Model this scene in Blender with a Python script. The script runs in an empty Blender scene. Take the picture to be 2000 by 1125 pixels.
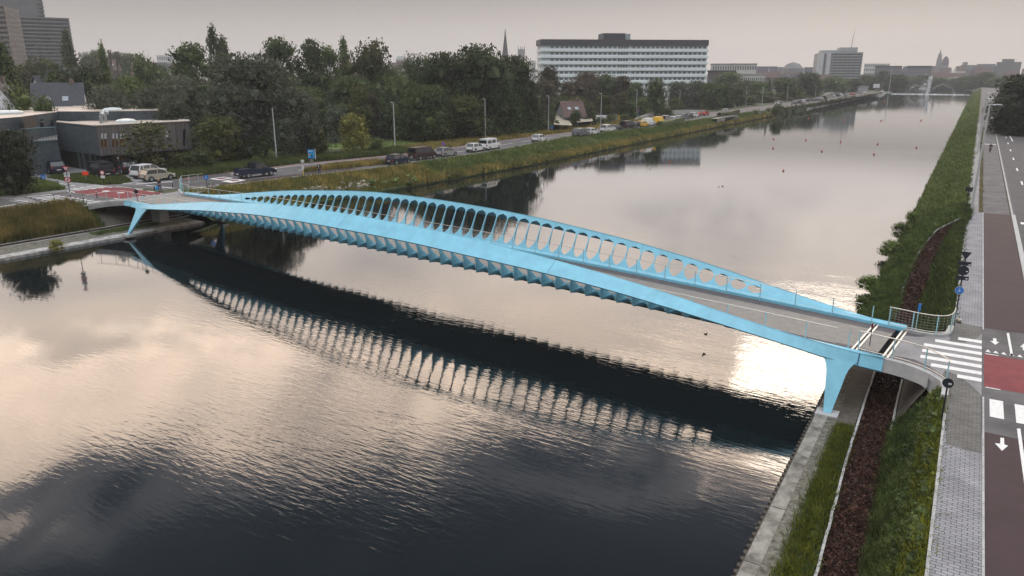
import bpy, bmesh, math, random
import numpy as np
from mathutils import Vector
PI=math.pi; R=math.radians
rng=np.random.default_rng(7); random.seed(7)
SC=bpy.context.scene; COL=SC.collection
# ---------------------------------------------------------------- camera
FP=1450.0; H=18.5                                   # focal length in px of a 2000 px wide picture, camera height
TH=math.atan((562.5-140)/FP); YAW=math.atan(920/math.hypot(FP,422.5))
cd_=bpy.data.cameras.new('camera'); cam=bpy.data.objects.new('camera',cd_); COL.objects.link(cam)
cam.location=(0,0,H); cam.rotation_euler=(PI/2-TH,0,YAW)
cd_.sensor_width=36; cd_.lens=FP/2000*36; cd_.clip_start=0.5; cd_.clip_end=9000
SC.camera=cam
# ---------------------------------------------------------------- light
BACK=4.6; CLOUDS=(1.3,8.8,5.1)
SUN_EL=R(22.6); SUN_AZ=R(7.2)     # azimuth measured from +Y towards -X
W_=bpy.data.worlds.new('World'); SC.world=W_; W_.use_nodes=True
nt=W_.node_tree; N=nt.nodes; Lk=nt.links; N.clear()
def nd(t,**k):
    n=N.new(t)
    for a,b in k.items(): setattr(n,a,b)
    return n
def mth(op,a,b=None,c=None):
    n=N.new('ShaderNodeMath'); n.operation=op
    for i,x in enumerate((a,b,c)):
        if x is None: continue
        if hasattr(x,'links'): Lk.new(x,n.inputs[i])
        else: n.inputs[i].default_value=x
    return n.outputs[0]
tc=nd('ShaderNodeTexCoord'); sep=nd('ShaderNodeSeparateXYZ'); Lk.new(tc.outputs['Generated'],sep.inputs[0])
el=mth('MULTIPLY',mth('ARCSINE',sep.outputs[2]),180/PI/60)          # 0..1 = 0..60 degrees
mp=nd('ShaderNodeMapping'); mp.inputs['Scale'].default_value=(1.6,1.6,5.0); mp.inputs['Location'].default_value=CLOUDS; Lk.new(tc.outputs['Generated'],mp.inputs[0])
n1=nd('ShaderNodeTexNoise'); n1.inputs['Scale'].default_value=2.3; n1.inputs['Detail'].default_value=7; n1.inputs['Roughness'].default_value=.62; n1.inputs['Distortion'].default_value=.7
Lk.new(mp.outputs[0],n1.inputs[0])
# direction towards the sun
sd=Vector((-math.sin(SUN_AZ)*math.cos(SUN_EL),math.cos(SUN_AZ)*math.cos(SUN_EL),math.sin(SUN_EL)))
dt=nd('ShaderNodeVectorMath',operation='DOT_PRODUCT'); Lk.new(tc.outputs['Generated'],dt.inputs[0]); dt.inputs[1].default_value=sd
glow=mth('POWER',mth('MAXIMUM',dt.outputs['Value'],0.0),260.0)
wide=mth('POWER',mth('MAXIMUM',dt.outputs['Value'],0.0),5.0)
elc=mth('ADD',el,mth('MULTIPLY',mth('SUBTRACT',n1.outputs['Fac'],.5),-.50))
elc=mth('SUBTRACT',elc,mth('MULTIPLY',wide,.07))
cr=nd('ShaderNodeValToRGB'); e=cr.color_ramp
stops=[(0,(.69,.61,.535)),(.04,(.54,.48,.435)),(.085,(.34,.305,.29)),(.12,(1.05,.95,.91)),(.20,(1.85,1.60,1.42)),(.31,(2.7,2.2,1.8)),(.365,(5.2,4.05,3.15)),(.40,(3.6,2.85,2.3)),(.425,(.75,.70,.72)),(.50,(.15,.17,.225)),(.60,(.07,.08,.115)),(.82,(.04,.05,.075)),(1.0,(.95,.97,1.02))]
while len(e.elements)<len(stops): e.elements.new(.5)
for x,(p,c) in zip(e.elements,stops): x.position=p; x.color=(*c,1)
lo=mth('MINIMUM',mth('MAXIMUM',mth('MULTIPLY',mth('SUBTRACT',el,.11),7.0),0.0),1.0)        # no cloud break-up right at the horizon
mx=nd('ShaderNodeMix'); mx.data_type='FLOAT'; Lk.new(lo,mx.inputs[0]); Lk.new(el,mx.inputs[2]); Lk.new(elc,mx.inputs[3])
Lk.new(mx.outputs[0],cr.inputs[0])
bg=nd('ShaderNodeBackground'); Lk.new(cr.outputs[0],bg.inputs[0])
fr=nd('ShaderNodeVectorMath',operation='DOT_PRODUCT'); Lk.new(tc.outputs['Generated'],fr.inputs[0]); fr.inputs[1].default_value=(-math.sin(YAW),math.cos(YAW),0)
frr=nd('ShaderNodeMapRange'); frr.interpolation_type='SMOOTHSTEP'; Lk.new(fr.outputs['Value'],frr.inputs[0]); frr.inputs[1].default_value=-.35; frr.inputs[2].default_value=.45; frr.inputs[3].default_value=.12; frr.inputs[4].default_value=1.0
Lk.new(mth('MULTIPLY',frr.outputs[0],mth('MULTIPLY_ADD',wide,.50,1.95)),bg.inputs[1])
bg2=nd('ShaderNodeBackground'); bg2.inputs[0].default_value=(1,.84,.66,1); Lk.new(mth('MULTIPLY',glow,.3),bg2.inputs[1])
sky=nd('ShaderNodeTexSky'); sky.sky_type='NISHITA'; sky.sun_disc=False; sky.sun_elevation=SUN_EL; sky.sun_rotation=-SUN_AZ
bg3=nd('ShaderNodeBackground'); Lk.new(sky.outputs[0],bg3.inputs[0]); bg3.inputs[1].default_value=.008
# unseen bright sky added high behind the camera to light the bridge
bk=nd('ShaderNodeVectorMath',operation='DOT_PRODUCT'); Lk.new(tc.outputs['Generated'],bk.inputs[0]); bk.inputs[1].default_value=(math.sin(YAW)*.72,-math.cos(YAW)*.72,.69)
bkr=nd('ShaderNodeMapRange'); bkr.interpolation_type='SMOOTHSTEP'; Lk.new(bk.outputs['Value'],bkr.inputs[0]); bkr.inputs[1].default_value=.12; bkr.inputs[2].default_value=.75; bkr.inputs[3].default_value=0; bkr.inputs[4].default_value=BACK
hi_=nd('ShaderNodeMapRange'); hi_.interpolation_type='SMOOTHSTEP'; Lk.new(el,hi_.inputs[0]); hi_.inputs[1].default_value=.30; hi_.inputs[2].default_value=.75
bg4=nd('ShaderNodeBackground'); bg4.inputs[0].default_value=(.93,.96,1,1); Lk.new(mth('MULTIPLY',bkr.outputs[0],hi_.outputs[0]),bg4.inputs[1])
a0=nd('ShaderNodeAddShader'); a1=nd('ShaderNodeAddShader'); a2=nd('ShaderNodeAddShader'); wo=nd('ShaderNodeOutputWorld')
Lk.new(bg.outputs[0],a1.inputs[0]); Lk.new(bg2.outputs[0],a1.inputs[1]); Lk.new(a1.outputs[0],a0.inputs[0]); Lk.new(bg4.outputs[0],a0.inputs[1]); Lk.new(a0.outputs[0],a2.inputs[0]); Lk.new(bg3.outputs[0],a2.inputs[1]); Lk.new(a2.outputs[0],wo.inputs[0])
sl=bpy.data.lights.new('sun','SUN'); sl.energy=.5; sl.angle=R(12); sl.color=(1,.86,.70)
so=bpy.data.objects.new('sun',sl); COL.objects.link(so); so.rotation_euler=(-sd).to_track_quat('-Z','Y').to_euler()
SC.view_settings.view_transform='Standard'; SC.view_settings.look='None'; SC.view_settings.gamma=1; SC.view_settings.exposure=-1.0
# ---------------------------------------------------------------- positions
FW=np.array([-math.sin(YAW)*math.cos(TH),math.cos(YAW)*math.cos(TH),-math.sin(TH)])
RT=np.array([math.cos(YAW),math.sin(YAW),0.0]); UP=np.cross(RT,FW); CP=np.array([0,0,H])
def ray(u,v): return FW*FP+RT*(u-1000)+UP*(562.5-v)
def G(u,v,z=4.0):                                   # measured point of the photograph -> point at height z
    r=ray(u,v); p=CP+r*((z-H)/r[2]); return (float(p[0]),float(p[1]),float(z))
def A(u,v,D):                                       # point at horizontal distance D
    r=ray(u,v); p=CP+r*(D/math.hypot(r[0],r[1])); return (float(p[0]),float(p[1]),float(p[2]))
ZW=.85                                             # water level
def zl(y): return float(np.interp(y,[36,46,58,100,900],[3.3,3.5,3.7,3.4,3.4]))     # level of the left bank road
def GL(u,v,dz=0):
    z=3.5
    for i in range(8): p=G(u,v,z+dz); z=zl(p[1])
    return (p[0],p[1],z+dz)
# ---------------------------------------------------------------- materials
MATS={}
def mat(name,col,rough=.8,var=.15,scale=3.0,metal=0,bump=0,bscale=20,emit=None,rand=0,detail=6,col2=None,lo=.35,hi=.65,spec=.5,stretch=None,alpha=None):
    if name in MATS: return MATS[name]
    m=bpy.data.materials.new(name); m.use_nodes=True; t=m.node_tree; b=t.nodes['Principled BSDF']
    b.inputs['Roughness'].default_value=rough; b.inputs['Metallic'].default_value=metal; b.inputs['Specular IOR Level'].default_value=spec
    tc=t.nodes.new('ShaderNodeTexCoord'); src=tc.outputs['Object']
    if stretch:
        mpn=t.nodes.new('ShaderNodeMapping'); mpn.inputs['Scale'].default_value=stretch; t.links.new(src,mpn.inputs[0]); src=mpn.outputs[0]
    n=t.nodes.new('ShaderNodeTexNoise'); n.inputs['Scale'].default_value=scale; n.inputs['Detail'].default_value=detail; n.inputs['Roughness'].default_value=.6
    t.links.new(src,n.inputs[0])
    r=t.nodes.new('ShaderNodeValToRGB'); t.links.new(n.outputs['Fac'],r.inputs[0])
    r.color_ramp.elements[0].position=lo; r.color_ramp.elements[1].position=hi
    c1=[max(0,x*(1-var)) for x in col]; c2=[x*(1+var) for x in col] if col2 is None else col2
    if col2 is not None: c1=col
    r.color_ramp.elements[0].color=(*c1,1); r.color_ramp.elements[1].color=(*c2,1)
    out=r.outputs[0]
    if rand:
        oi=t.nodes.new('ShaderNodeObjectInfo'); h=t.nodes.new('ShaderNodeHueSaturation'); t.links.new(out,h.inputs['Color'])
        mr=t.nodes.new('ShaderNodeMapRange'); mr.inputs[3].default_value=1-rand; mr.inputs[4].default_value=1+rand
        t.links.new(oi.outputs['Random'],mr.inputs[0]); t.links.new(mr.outputs[0],h.inputs['Value']); out=h.outputs[0]
    t.links.new(out,b.inputs['Base Color'])
    if bump:
        n2=t.nodes.new('ShaderNodeTexNoise'); n2.inputs['Scale'].default_value=bscale; n2.inputs['Detail'].default_value=4; t.links.new(src,n2.inputs[0])
        bp=t.nodes.new('ShaderNodeBump'); bp.inputs['Distance'].default_value=bump; t.links.new(n2.outputs['Fac'],bp.inputs['Height']); t.links.new(bp.outputs[0],b.inputs['Normal'])
    if emit: b.inputs['Emission Color'].default_value=(*emit[0],1); b.inputs['Emission Strength'].default_value=emit[1]
    if alpha is not None: b.inputs['Alpha'].default_value=alpha
    MATS[name]=m; return m
def leafmat(name,c1,c2,scale=.35,rand=.25,tr=.25):
    m=bpy.data.materials.new(name); m.use_nodes=True; t=m.node_tree; b=t.nodes['Principled BSDF']; out=t.nodes['Material Output']
    b.inputs['Roughness'].default_value=.6; b.inputs['Specular IOR Level'].default_value=.25
    tc=t.nodes.new('ShaderNodeTexCoord'); n=t.nodes.new('ShaderNodeTexNoise'); n.inputs['Scale'].default_value=scale; n.inputs['Detail'].default_value=5; n.inputs['Roughness'].default_value=.7
    t.links.new(tc.outputs['Object'],n.inputs[0]); r=t.nodes.new('ShaderNodeValToRGB'); t.links.new(n.outputs['Fac'],r.inputs[0])
    r.color_ramp.elements[0].position=.36; r.color_ramp.elements[1].position=.66
    r.color_ramp.elements[0].color=(*c1,1); r.color_ramp.elements[1].color=(*c2,1)
    g=t.nodes.new('ShaderNodeNewGeometry'); oi=t.nodes.new('ShaderNodeObjectInfo')
    h=t.nodes.new('ShaderNodeHueSaturation'); t.links.new(r.outputs[0],h.inputs['Color'])
    ad=t.nodes.new('ShaderNodeMath'); ad.operation='MULTIPLY_ADD'; t.links.new(oi.outputs['Random'],ad.inputs[0]); ad.inputs[1].default_value=2*rand; ad.inputs[2].default_value=1-rand
    ml=t.nodes.new('ShaderNodeMapRange'); ml.inputs[3].default_value=.6; ml.inputs[4].default_value=1.5; t.links.new(g.outputs['Random Per Island'],ml.inputs[0])
    mm=t.nodes.new('ShaderNodeMath'); mm.operation='MULTIPLY'; t.links.new(ad.outputs[0],mm.inputs[0]); t.links.new(ml.outputs[0],mm.inputs[1])
    t.links.new(mm.outputs[0],h.inputs['Value']); t.links.new(h.outputs[0],b.inputs['Base Color'])
    ts=t.nodes.new('ShaderNodeBsdfTranslucent'); t.links.new(h.outputs[0],ts.inputs[0])
    ms=t.nodes.new('ShaderNodeMixShader'); ms.inputs[0].default_value=tr; t.links.new(b.outputs[0],ms.inputs[1]); t.links.new(ts.outputs[0],ms.inputs[2]); t.links.new(ms.outputs[0],out.inputs[0])
    MATS[name]=m; return m
BLUE=mat('bridge_blue',(.19,.475,.615),.40,.09,1.1,bump=.0015,bscale=9)
SOFF=mat('shaded_soffit',(.035,.035,.035),.8,.2,2)  # shade under the bridge put into the colour of the underside
ASPH=mat('asphalt',(.092,.088,.092),.85,.30,.5,bump=.004,bscale=30)
ASPHD=mat('asphalt_dark',(.062,.06,.063),.85,.2,.8,bump=.004,bscale=30)
DECK=mat('deck_asphalt',(.215,.20,.185),.85,.10,2.5,bump=.003,bscale=30)
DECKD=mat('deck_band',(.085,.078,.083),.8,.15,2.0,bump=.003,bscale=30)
CONC=mat('concrete',(.36,.36,.36),.8,.16,1.3,bump=.006,bscale=12)
CONCW=mat('concrete_weathered',(.07,.066,.056),.9,.0,1.6,col2=(.27,.26,.23),bump=.02,bscale=8,lo=.3,hi=.6)
CONCL=mat('concrete_light',(.38,.38,.38),.8,.1,2)
PAVG=mat('pavement_grey',(.21,.205,.21),.85,.16,1.0,bump=.004,bscale=20)
MAROON=mat('maroon_asphalt',(.034,.017,.021),.8,.14,.9,bump=.004,bscale=30)
REDP=mat('red_surface',(.125,.010,.018),.75,.0,1.4,col2=(.19,.026,.035),lo=.3,hi=.72)
WHITE=mat('road_white',(.38,.38,.38),.7,.0,6,col2=(.66,.66,.65),lo=.28,hi=.46)
CHIP=mat('bark_chips',(.010,.006,.005),.95,0,7,col2=(.060,.028,.018),bump=.05,bscale=12,lo=.42,hi=.75,detail=6,spec=.1)
RUB=mat('rubble',(.05,.05,.035),.95,0,3.5,col2=(.19,.18,.15),bump=.05,bscale=10)
EARTH=mat('earth',(.022,.024,.012),.95,0,1.5,col2=(.06,.058,.028),bump=.04,bscale=6)
GRASSG=mat('grass_ground',(.022,.034,.010),.95,0,.6,col2=(.055,.075,.022),bump=.05,bscale=9)
LAND=mat('land',(.030,.040,.018),.95,0,.03,col2=(.060,.066,.030))
PAVED=mat('dark_cobble',(.05,.043,.035),.85,0,4,col2=(.10,.085,.07),bump=.02,bscale=14)
STEEL=mat('galvanised',(.42,.44,.46),.4,.1,6,metal=.6)
RAILM=mat('rail_metal',(.52,.50,.46),.35,.08,6,metal=.5)
DARKM=mat('dark_metal',(.012,.014,.020),.5,.2,6)
BLACK=mat('black_rubber',(.012,.012,.012),.7,.2,6)
GLASS=mat('dark_glass',(.012,.015,.018),.08,.1,2,spec=.9)
SHEET=mat('sheet_pile',(.045,.038,.030),.8,.4,3,bump=.01,bscale=10)
def brickmat(name,c1,c2,cm,sx,sy,ms=.012,rough=.85,swap=False,bump=.004,mode='xy'):
    m=bpy.data.materials.new(name); m.use_nodes=True; t=m.node_tree; b=t.nodes['Principled BSDF']; b.inputs['Roughness'].default_value=rough
    tc=t.nodes.new('ShaderNodeTexCoord'); src=tc.outputs['Object']
    if mode=='wall':                                  # u along wall, v = height
        s=t.nodes.new('ShaderNodeSeparateXYZ'); t.links.new(src,s.inputs[0]); a=t.nodes.new('ShaderNodeMath'); a.operation='ADD'
        t.links.new(s.outputs[0],a.inputs[0]); t.links.new(s.outputs[1],a.inputs[1]); c=t.nodes.new('ShaderNodeCombineXYZ'); t.links.new(a.outputs[0],c.inputs[0]); t.links.new(s.outputs[2],c.inputs[1]); src=c.outputs[0]
    k=t.nodes.new('ShaderNodeTexBrick'); k.inputs['Scale'].default_value=1; k.inputs['Brick Width'].default_value=sx; k.inputs['Row Height'].default_value=sy
    k.inputs['Mortar Size'].default_value=ms; k.inputs['Color1'].default_value=(*c1,1); k.inputs['Color2'].default_value=(*c2,1); k.inputs['Mortar'].default_value=(*cm,1)
    t.links.new(src,k.inputs[0])
    n=t.nodes.new('ShaderNodeTexNoise'); n.inputs['Scale'].default_value=.9; n.inputs['Detail'].default_value=6; t.links.new(tc.outputs['Object'],n.inputs[0])
    mx=t.nodes.new('ShaderNodeMix'); mx.data_type='RGBA'; mx.blend_type='MULTIPLY'; mx.inputs[0].default_value=.6
    rr=t.nodes.new('ShaderNodeValToRGB'); rr.color_ramp.elements[0].position=.3; rr.color_ramp.elements[0].color=(.45,.45,.45,1); rr.color_ramp.elements[1].position=.7; t.links.new(n.outputs['Fac'],rr.inputs[0])
    t.links.new(k.outputs['Color'],mx.inputs[6]); t.links.new(rr.outputs[0],mx.inputs[7]); t.links.new(mx.outputs[2],b.inputs['Base Color'])
    bp=t.nodes.new('ShaderNodeBump'); bp.inputs['Distance'].default_value=bump; bp.invert=True; t.links.new(k.outputs['Fac'],bp.inputs['Height']); t.links.new(bp.outputs[0],b.inputs['Normal'])
    MATS[name]=m; return m
PAVER=brickmat('light_pavers',(.25,.25,.27),(.31,.31,.33),(.08,.08,.09),.32,.16,.014)
PAVERD=brickmat('dark_pavers',(.13,.125,.12),(.18,.175,.165),(.06,.06,.06),.30,.15,.012)
GBRICK=brickmat('grey_brick',(.055,.075,.09),(.10,.12,.135),(.04,.05,.06),.42,.10,.015,mode='wall')
def woodmat():
    m=mat('grey_wood_cladding',(.055,.05,.05),.8,0,2.2,col2=(.17,.155,.15),stretch=(3.2,3.2,.06),lo=.35,hi=.65,bump=.02,bscale=5); return m
WOOD=woodmat()
def foil(): return
LF={'dark':leafmat('leaves_dark',(.027,.046,.013),(.098,.128,.040),rand=.45),
    'olive':leafmat('leaves_olive',(.042,.050,.015),(.095,.100,.030)),
    'grey':leafmat('leaves_grey',(.050,.060,.038),(.110,.122,.082)),
    'yellow':leafmat('leaves_yellow',(.085,.095,.022),(.22,.20,.05)),
    'deep':leafmat('leaves_deep',(.014,.019,.009),(.038,.043,.020),rand=.1),
    'brown':leafmat('leaves_brown',(.050,.042,.028),(.090,.072,.046)),
    'green':leafmat('leaves_green',(.055,.085,.020),(.14,.17,.05)),
    'reed':leafmat('leaves_reed',(.11,.11,.035),(.34,.26,.085),.25,tr=.4),
    'lush':leafmat('leaves_lush',(.028,.045,.014),(.11,.15,.045),.9,tr=.35),
    'lime':leafmat('leaves_lime',(.07,.09,.012),(.20,.20,.025),.5),
    'wgrey':leafmat('leaves_dry_flowers',(.10,.10,.06),(.42,.39,.32),1.2)}
BARK=mat('bark',(.055,.045,.035),.9,.3,4,bump=.02,bscale=8)
# ---------------------------------------------------------------- mesh helpers
class MB:
    def __init__(s): s.v=[]; s.f=[]; s.m=[]; s.ms=[]
    def mi(s,m):
        if m not in s.ms: s.ms.append(m)
        return s.ms.index(m)
    def face(s,pts,m):
        b=len(s.v); s.v+= [tuple(p) for p in pts]; s.f.append(tuple(range(b,b+len(pts)))); s.m.append(s.mi(m)); return s
    def box(s,x0,x1,y0,y1,z0,z1,m,T=None):
        P=[(x,y,z) for z in (z0,z1) for x,y in ((x0,y0),(x1,y0),(x1,y1),(x0,y1))]
        if T: P=[T(p) for p in P]
        b=len(s.v); s.v+=P; k=s.mi(m)
        for f in ((3,2,1,0),(4,5,6,7),(0,1,5,4),(1,2,6,5),(2,3,7,6),(3,0,4,7)): s.f.append(tuple(b+i for i in f)); s.m.append(k)
        return s
    def prism(s,poly,z0,z1,m,mt=None):
        n=len(poly); a=sum(poly[i][0]*poly[(i+1)%n][1]-poly[(i+1)%n][0]*poly[i][1] for i in range(n))
        if a<0: poly=poly[::-1]
        b=len(s.v); s.v+=[(p[0],p[1],z0) for p in poly]+[(p[0],p[1],z1) for p in poly]; k=s.mi(m); kt=s.mi(mt or m)
        s.f.append(tuple(b+i for i in range(n-1,-1,-1))); s.m.append(k); s.f.append(tuple(b+n+i for i in range(n))); s.m.append(kt)
        for i in range(n): j=(i+1)%n; s.f.append((b+i,b+j,b+n+j,b+n+i)); s.m.append(k)
        return s
    def tube(s,pts,r,m,n=6,r2=None,cap=True):
        pts=[Vector(p) for p in pts]; b=len(s.v); k=s.mi(m)
        for i,p in enumerate(pts):
            t=(pts[min(i+1,len(pts)-1)]-pts[max(i-1,0)]).normalized(); a=Vector((0,0,1)) if abs(t.z)<.9 else Vector((1,0,0))
            x=t.cross(a).normalized(); y=t.cross(x); q=i/max(1,len(pts)-1); rr=r if r2 is None else r+(r2-r)*q
            if isinstance(r,(list,tuple)): rr=r[i]
            for j in range(n): w=2*PI*j/n; s.v.append(tuple(p+(x*math.cos(w)+y*math.sin(w))*rr))
        for i in range(len(pts)-1):
            for j in range(n): j2=(j+1)%n; s.f.append((b+i*n+j,b+i*n+j2,b+(i+1)*n+j2,b+(i+1)*n+j)); s.m.append(k)
        if cap: s.f.append(tuple(b+j for j in range(n-1,-1,-1))); s.m.append(k); s.f.append(tuple(b+(len(pts)-1)*n+j for j in range(n))); s.m.append(k)
        return s
    def strip(s,rows,m,closed=False):               # rows: list of equal-length point lists
        b=len(s.v); k=s.mi(m); w=len(rows[0])
        for r in rows: s.v+=[tuple(p) for p in r]
        for i in range(len(rows)-1):
            for j in range(w-1 if not closed else w):
                j2=(j+1)%w; s.f.append((b+i*w+j,b+i*w+j2,b+(i+1)*w+j2,b+(i+1)*w+j)); s.m.append(k)
        return s
    def build(s,name,parent=None,loc=None,rz=0,smooth=False,weld=False):
        me=bpy.data.meshes.new(name); me.from_pydata(s.v,[],s.f)
        for m in s.ms: me.materials.append(m)
        me.polygons.foreach_set('material_index',s.m)
        if weld:
            bm=bmesh.new(); bm.from_mesh(me); bmesh.ops.remove_doubles(bm,verts=bm.verts,dist=.0008); bmesh.ops.recalc_face_normals(bm,faces=bm.faces); bm.to_mesh(me); bm.free()
        if smooth: me.polygons.foreach_set('use_smooth',[True]*len(me.polygons))
        me.update(); o=bpy.data.objects.new(name,me); COL.objects.link(o)
        if parent: o.parent=parent
        if loc is not None: o.location=loc
        o.rotation_euler=(0,0,rz); return o
def tag(o,label=None,cat=None,group=None,kind=None):
    if label: o['label']=label
    if cat: o['category']=cat
    if group: o['group']=group
    if kind: o['kind']=kind
    return o
def thing(name,label,cat,loc=(0,0,0),rz=0,group=None):
    o=bpy.data.objects.new(name,None); COL.objects.link(o); o.location=loc; o.rotation_euler=(0,0,rz); o.empty_display_size=.5
    return tag(o,label,cat,group)
def dup(root,loc,rz=0,label=None,group=None,scale=None):
    r=root.copy(); COL.objects.link(r); r.location=loc; r.rotation_euler=(0,0,rz)
    if label: r['label']=label
    if group: r['group']=group
    if scale is not None: r.scale=scale
    for ch in list(root.children):
        c=ch.copy(); COL.objects.link(c); c.parent=r
        for g in list(ch.children): dd=g.copy(); COL.objects.link(dd); dd.parent=c
    return r
def npmesh(name,V,F,m,parent=None,smooth=False):    # V (n,3), F (k,3|4)
    me=bpy.data.meshes.new(name); k=F.shape[1]; me.vertices.add(len(V)); me.vertices.foreach_set('co',V.astype(np.float32).ravel())
    me.loops.add(F.size); me.loops.foreach_set('vertex_index',F.astype(np.int32).ravel())
    me.polygons.add(len(F)); me.polygons.foreach_set('loop_start',np.arange(0,F.size,k,dtype=np.int32)); me.polygons.foreach_set('loop_total',np.full(len(F),k,dtype=np.int32))
    if smooth: me.polygons.foreach_set('use_smooth',np.ones(len(F),dtype=bool))
    me.update(calc_edges=True); me.validate()
    if m: me.materials.append(m)
    o=bpy.data.objects.new(name,me); COL.objects.link(o)
    if parent: o.parent=parent
    return o
# ================================================================ WATER
def watermat():
    m=bpy.data.materials.new('canal_water'); m.use_nodes=True; t=m.node_tree; b=t.nodes['Principled BSDF']
    b.inputs['Base Color'].default_value=(.006,.009,.010,1); b.inputs['IOR'].default_value=1.6; b.inputs['Specular IOR Level'].default_value=.5
    L=t.links.new
    def m_(op,a,c=None,d=None):
        n=t.nodes.new('ShaderNodeMath'); n.operation=op
        for i,x in enumerate((a,c,d)):
            if x is None: continue
            if hasattr(x,'links'): L(x,n.inputs[i])
            else: n.inputs[i].default_value=x
        return n.outputs[0]
    tc=t.nodes.new('ShaderNodeTexCoord'); O=tc.outputs['Object']
    def noise(scale,sx,sy,rot,det=3,dist=0,rough=.5):
        mp=t.nodes.new('ShaderNodeMapping'); mp.inputs['Rotation'].default_value=(0,0,rot); mp.inputs['Scale'].default_value=(sx,sy,1); L(O,mp.inputs[0])
        n=t.nodes.new('ShaderNodeTexNoise'); n.inputs['Scale'].default_value=scale; n.inputs['Detail'].default_value=det; n.inputs['Distortion'].default_value=dist; n.inputs['Roughness'].default_value=rough; L(mp.outputs[0],n.inputs[0]); return n.outputs['Fac']
    patch=noise(.045,1,1.6,.4,3,.6)                                     # gusts: calm and ruffled patches
    mr=t.nodes.new('ShaderNodeMapRange'); L(patch,mr.inputs[0]); mr.inputs[1].default_value=.42; mr.inputs[2].default_value=.64; mr.inputs[3].default_value=.10; mr.inputs[4].default_value=1.0
    s=t.nodes.new('ShaderNodeSeparateXYZ'); L(O,s.inputs[0])
    # the reach by the right quay is ruffled, the far basin is calm
    rx=t.nodes.new('ShaderNodeMapRange'); L(s.outputs[0],rx.inputs[0]); rx.inputs[1].default_value=-62; rx.inputs[2].default_value=-16; rx.inputs[3].default_value=.12; rx.inputs[4].default_value=1.25
    ry=t.nodes.new('ShaderNodeMapRange'); L(s.outputs[1],ry.inputs[0]); ry.inputs[1].default_value=56; ry.inputs[2].default_value=105; ry.inputs[3].default_value=1; ry.inputs[4].default_value=.12
    rz=t.nodes.new('ShaderNodeMapRange'); L(s.outputs[1],rz.inputs[0]); rz.inputs[1].default_value=12; rz.inputs[2].default_value=27; rz.inputs[3].default_value=.10; rz.inputs[4].default_value=1
    amp=m_('MULTIPLY',m_('MULTIPLY',m_('MULTIPLY',mr.outputs[0],rx.outputs[0]),ry.outputs[0]),rz.outputs[0]); amp=m_('ADD',amp,.05)
    w1=noise(2.1,.42,1.9,.50,2,.5); w2=noise(4.2,.6,1.8,.15,2,.3); w3=noise(.45,.7,1.7,-.35,2,.4)
    h=m_('ADD',m_('MULTIPLY',w1,.0165),m_('MULTIPLY',w2,.0045)); h=m_('ADD',h,m_('MULTIPLY',w3,.010))
    h=m_('MULTIPLY',h,amp)
    bp=t.nodes.new('ShaderNodeBump'); bp.inputs['Distance'].default_value=1.0; L(h,bp.inputs['Height']); L(bp.outputs[0],b.inputs['Normal'])
    b.inputs['Roughness'].default_value=.035
    return m
WATER=watermat()
MB().face([(-4000,-400,ZW),(3000,-400,ZW),(3000,5000,ZW),(-4000,5000,ZW)],WATER).build('water'); tag(bpy.data.objects['water'],kind='structure')
# ================================================================ TERRAIN, RIGHT BANK
def XW(y): return float(np.interp(y/.954,[20,35,62,130,211,707,720],[-83.1,-82.4,-81.1,-76.5,-76.3,-71.4,-71.4]))*.954
def interp_px(tab,side=0):
    P=[G(*t) for t in tab]; P.sort(key=lambda p:p[1]); return [p[1] for p in P],[p[0] for p in P],[p[2] for p in P]
yl,xl_,zl_=interp_px([(1595,1125,1.2),(1660,880,1.2),(1705,740,1.2),(1755,600,1.3),(1765,560,1.6),(1780,520,2.0),(1800,485,2.6),(1830,450,3.3),(1883,424,3.97)])
yr,xr_,zr_=interp_px([(1676,1125,1.2),(1724,880,1.2),(1756,740,1.2),(1795,600,1.3),(1812,560,1.6),(1822,520,2.0),(1838,485,2.6),(1860,450,3.3),(1886,428,3.97)])
def pL(y): return float(np.interp(y,yl,xl_))
def pR(y): return max(pL(y)+.25,float(np.interp(y,yr,xr_))+.12)
def pz(y): return float(np.interp(y,yl,zl_))
YS=sorted(set([8,14,20,26,32,38,44,46,50,54,58,62,66,70,75,80,85,90,95,99]))
rub=MB(); gr=MB(); chip=MB(); sl=MB(); cap=MB()
def topx(y): return .62 if y<99 else .5
edge=.72
def rowsR(f,ys): return [f(y) for y in ys]
def ZT(y): return 3.93
E_=lambda y: 1.15 if y<49 else float(np.interp(y,[49,56,70,300],[1.15,1.1,1.05,1.05]))
ysr=[y for y in YS if y<=50]
cap.strip(rowsR(lambda y:[(-4.93,y,-1.5),(-4.93,y,1.12),(-4.34,y,1.12),(-4.34,y,.6)],ysr),CONCW)
o=cap.build('quay_wall'); tag(o,'weathered concrete quay cap along the water on the right bank','quay wall')
sp=MB(); y=8.0; pts=[]
while y<52: pts+= [(-5.07,y),(-5.07,y+.16),(-4.95,y+.22),(-4.95,y+.38)]; y+=.44
sp.strip([[(x,yy,-1),(x-.04,yy,1.08),(x+.3,yy,1.08)] for x,yy in pts],SHEET); s_=sp.build('sheet_piling',o)
gj=MB()
for yy in np.arange(12,49,4.2): gj=MB(); gj.box(-4.94,-4.33,yy,yy+.05,1.0,1.123,SHEET); gj.build('expansion_joint',o)
rub.strip(rowsR(lambda y:[(-4.34,y,1.11),(-3.55,y,1.14)],ysr),RUB); tag(rub.build('gravel_strip'),kind='structure')
gr.strip(rowsR(lambda y:[(-3.55 if y<=50 else -4.95,y,1.08 if y<=50 else E_(y)),((-3.55+pL(y)-.1)/2 if y<=50 else (-4.95+pL(y))/2,y,1.12 if y<50 else (E_(y)+pz(y))/2+.15),(pL(y)-.1,y,pz(y)-.02)],YS),GRASSG)
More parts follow.
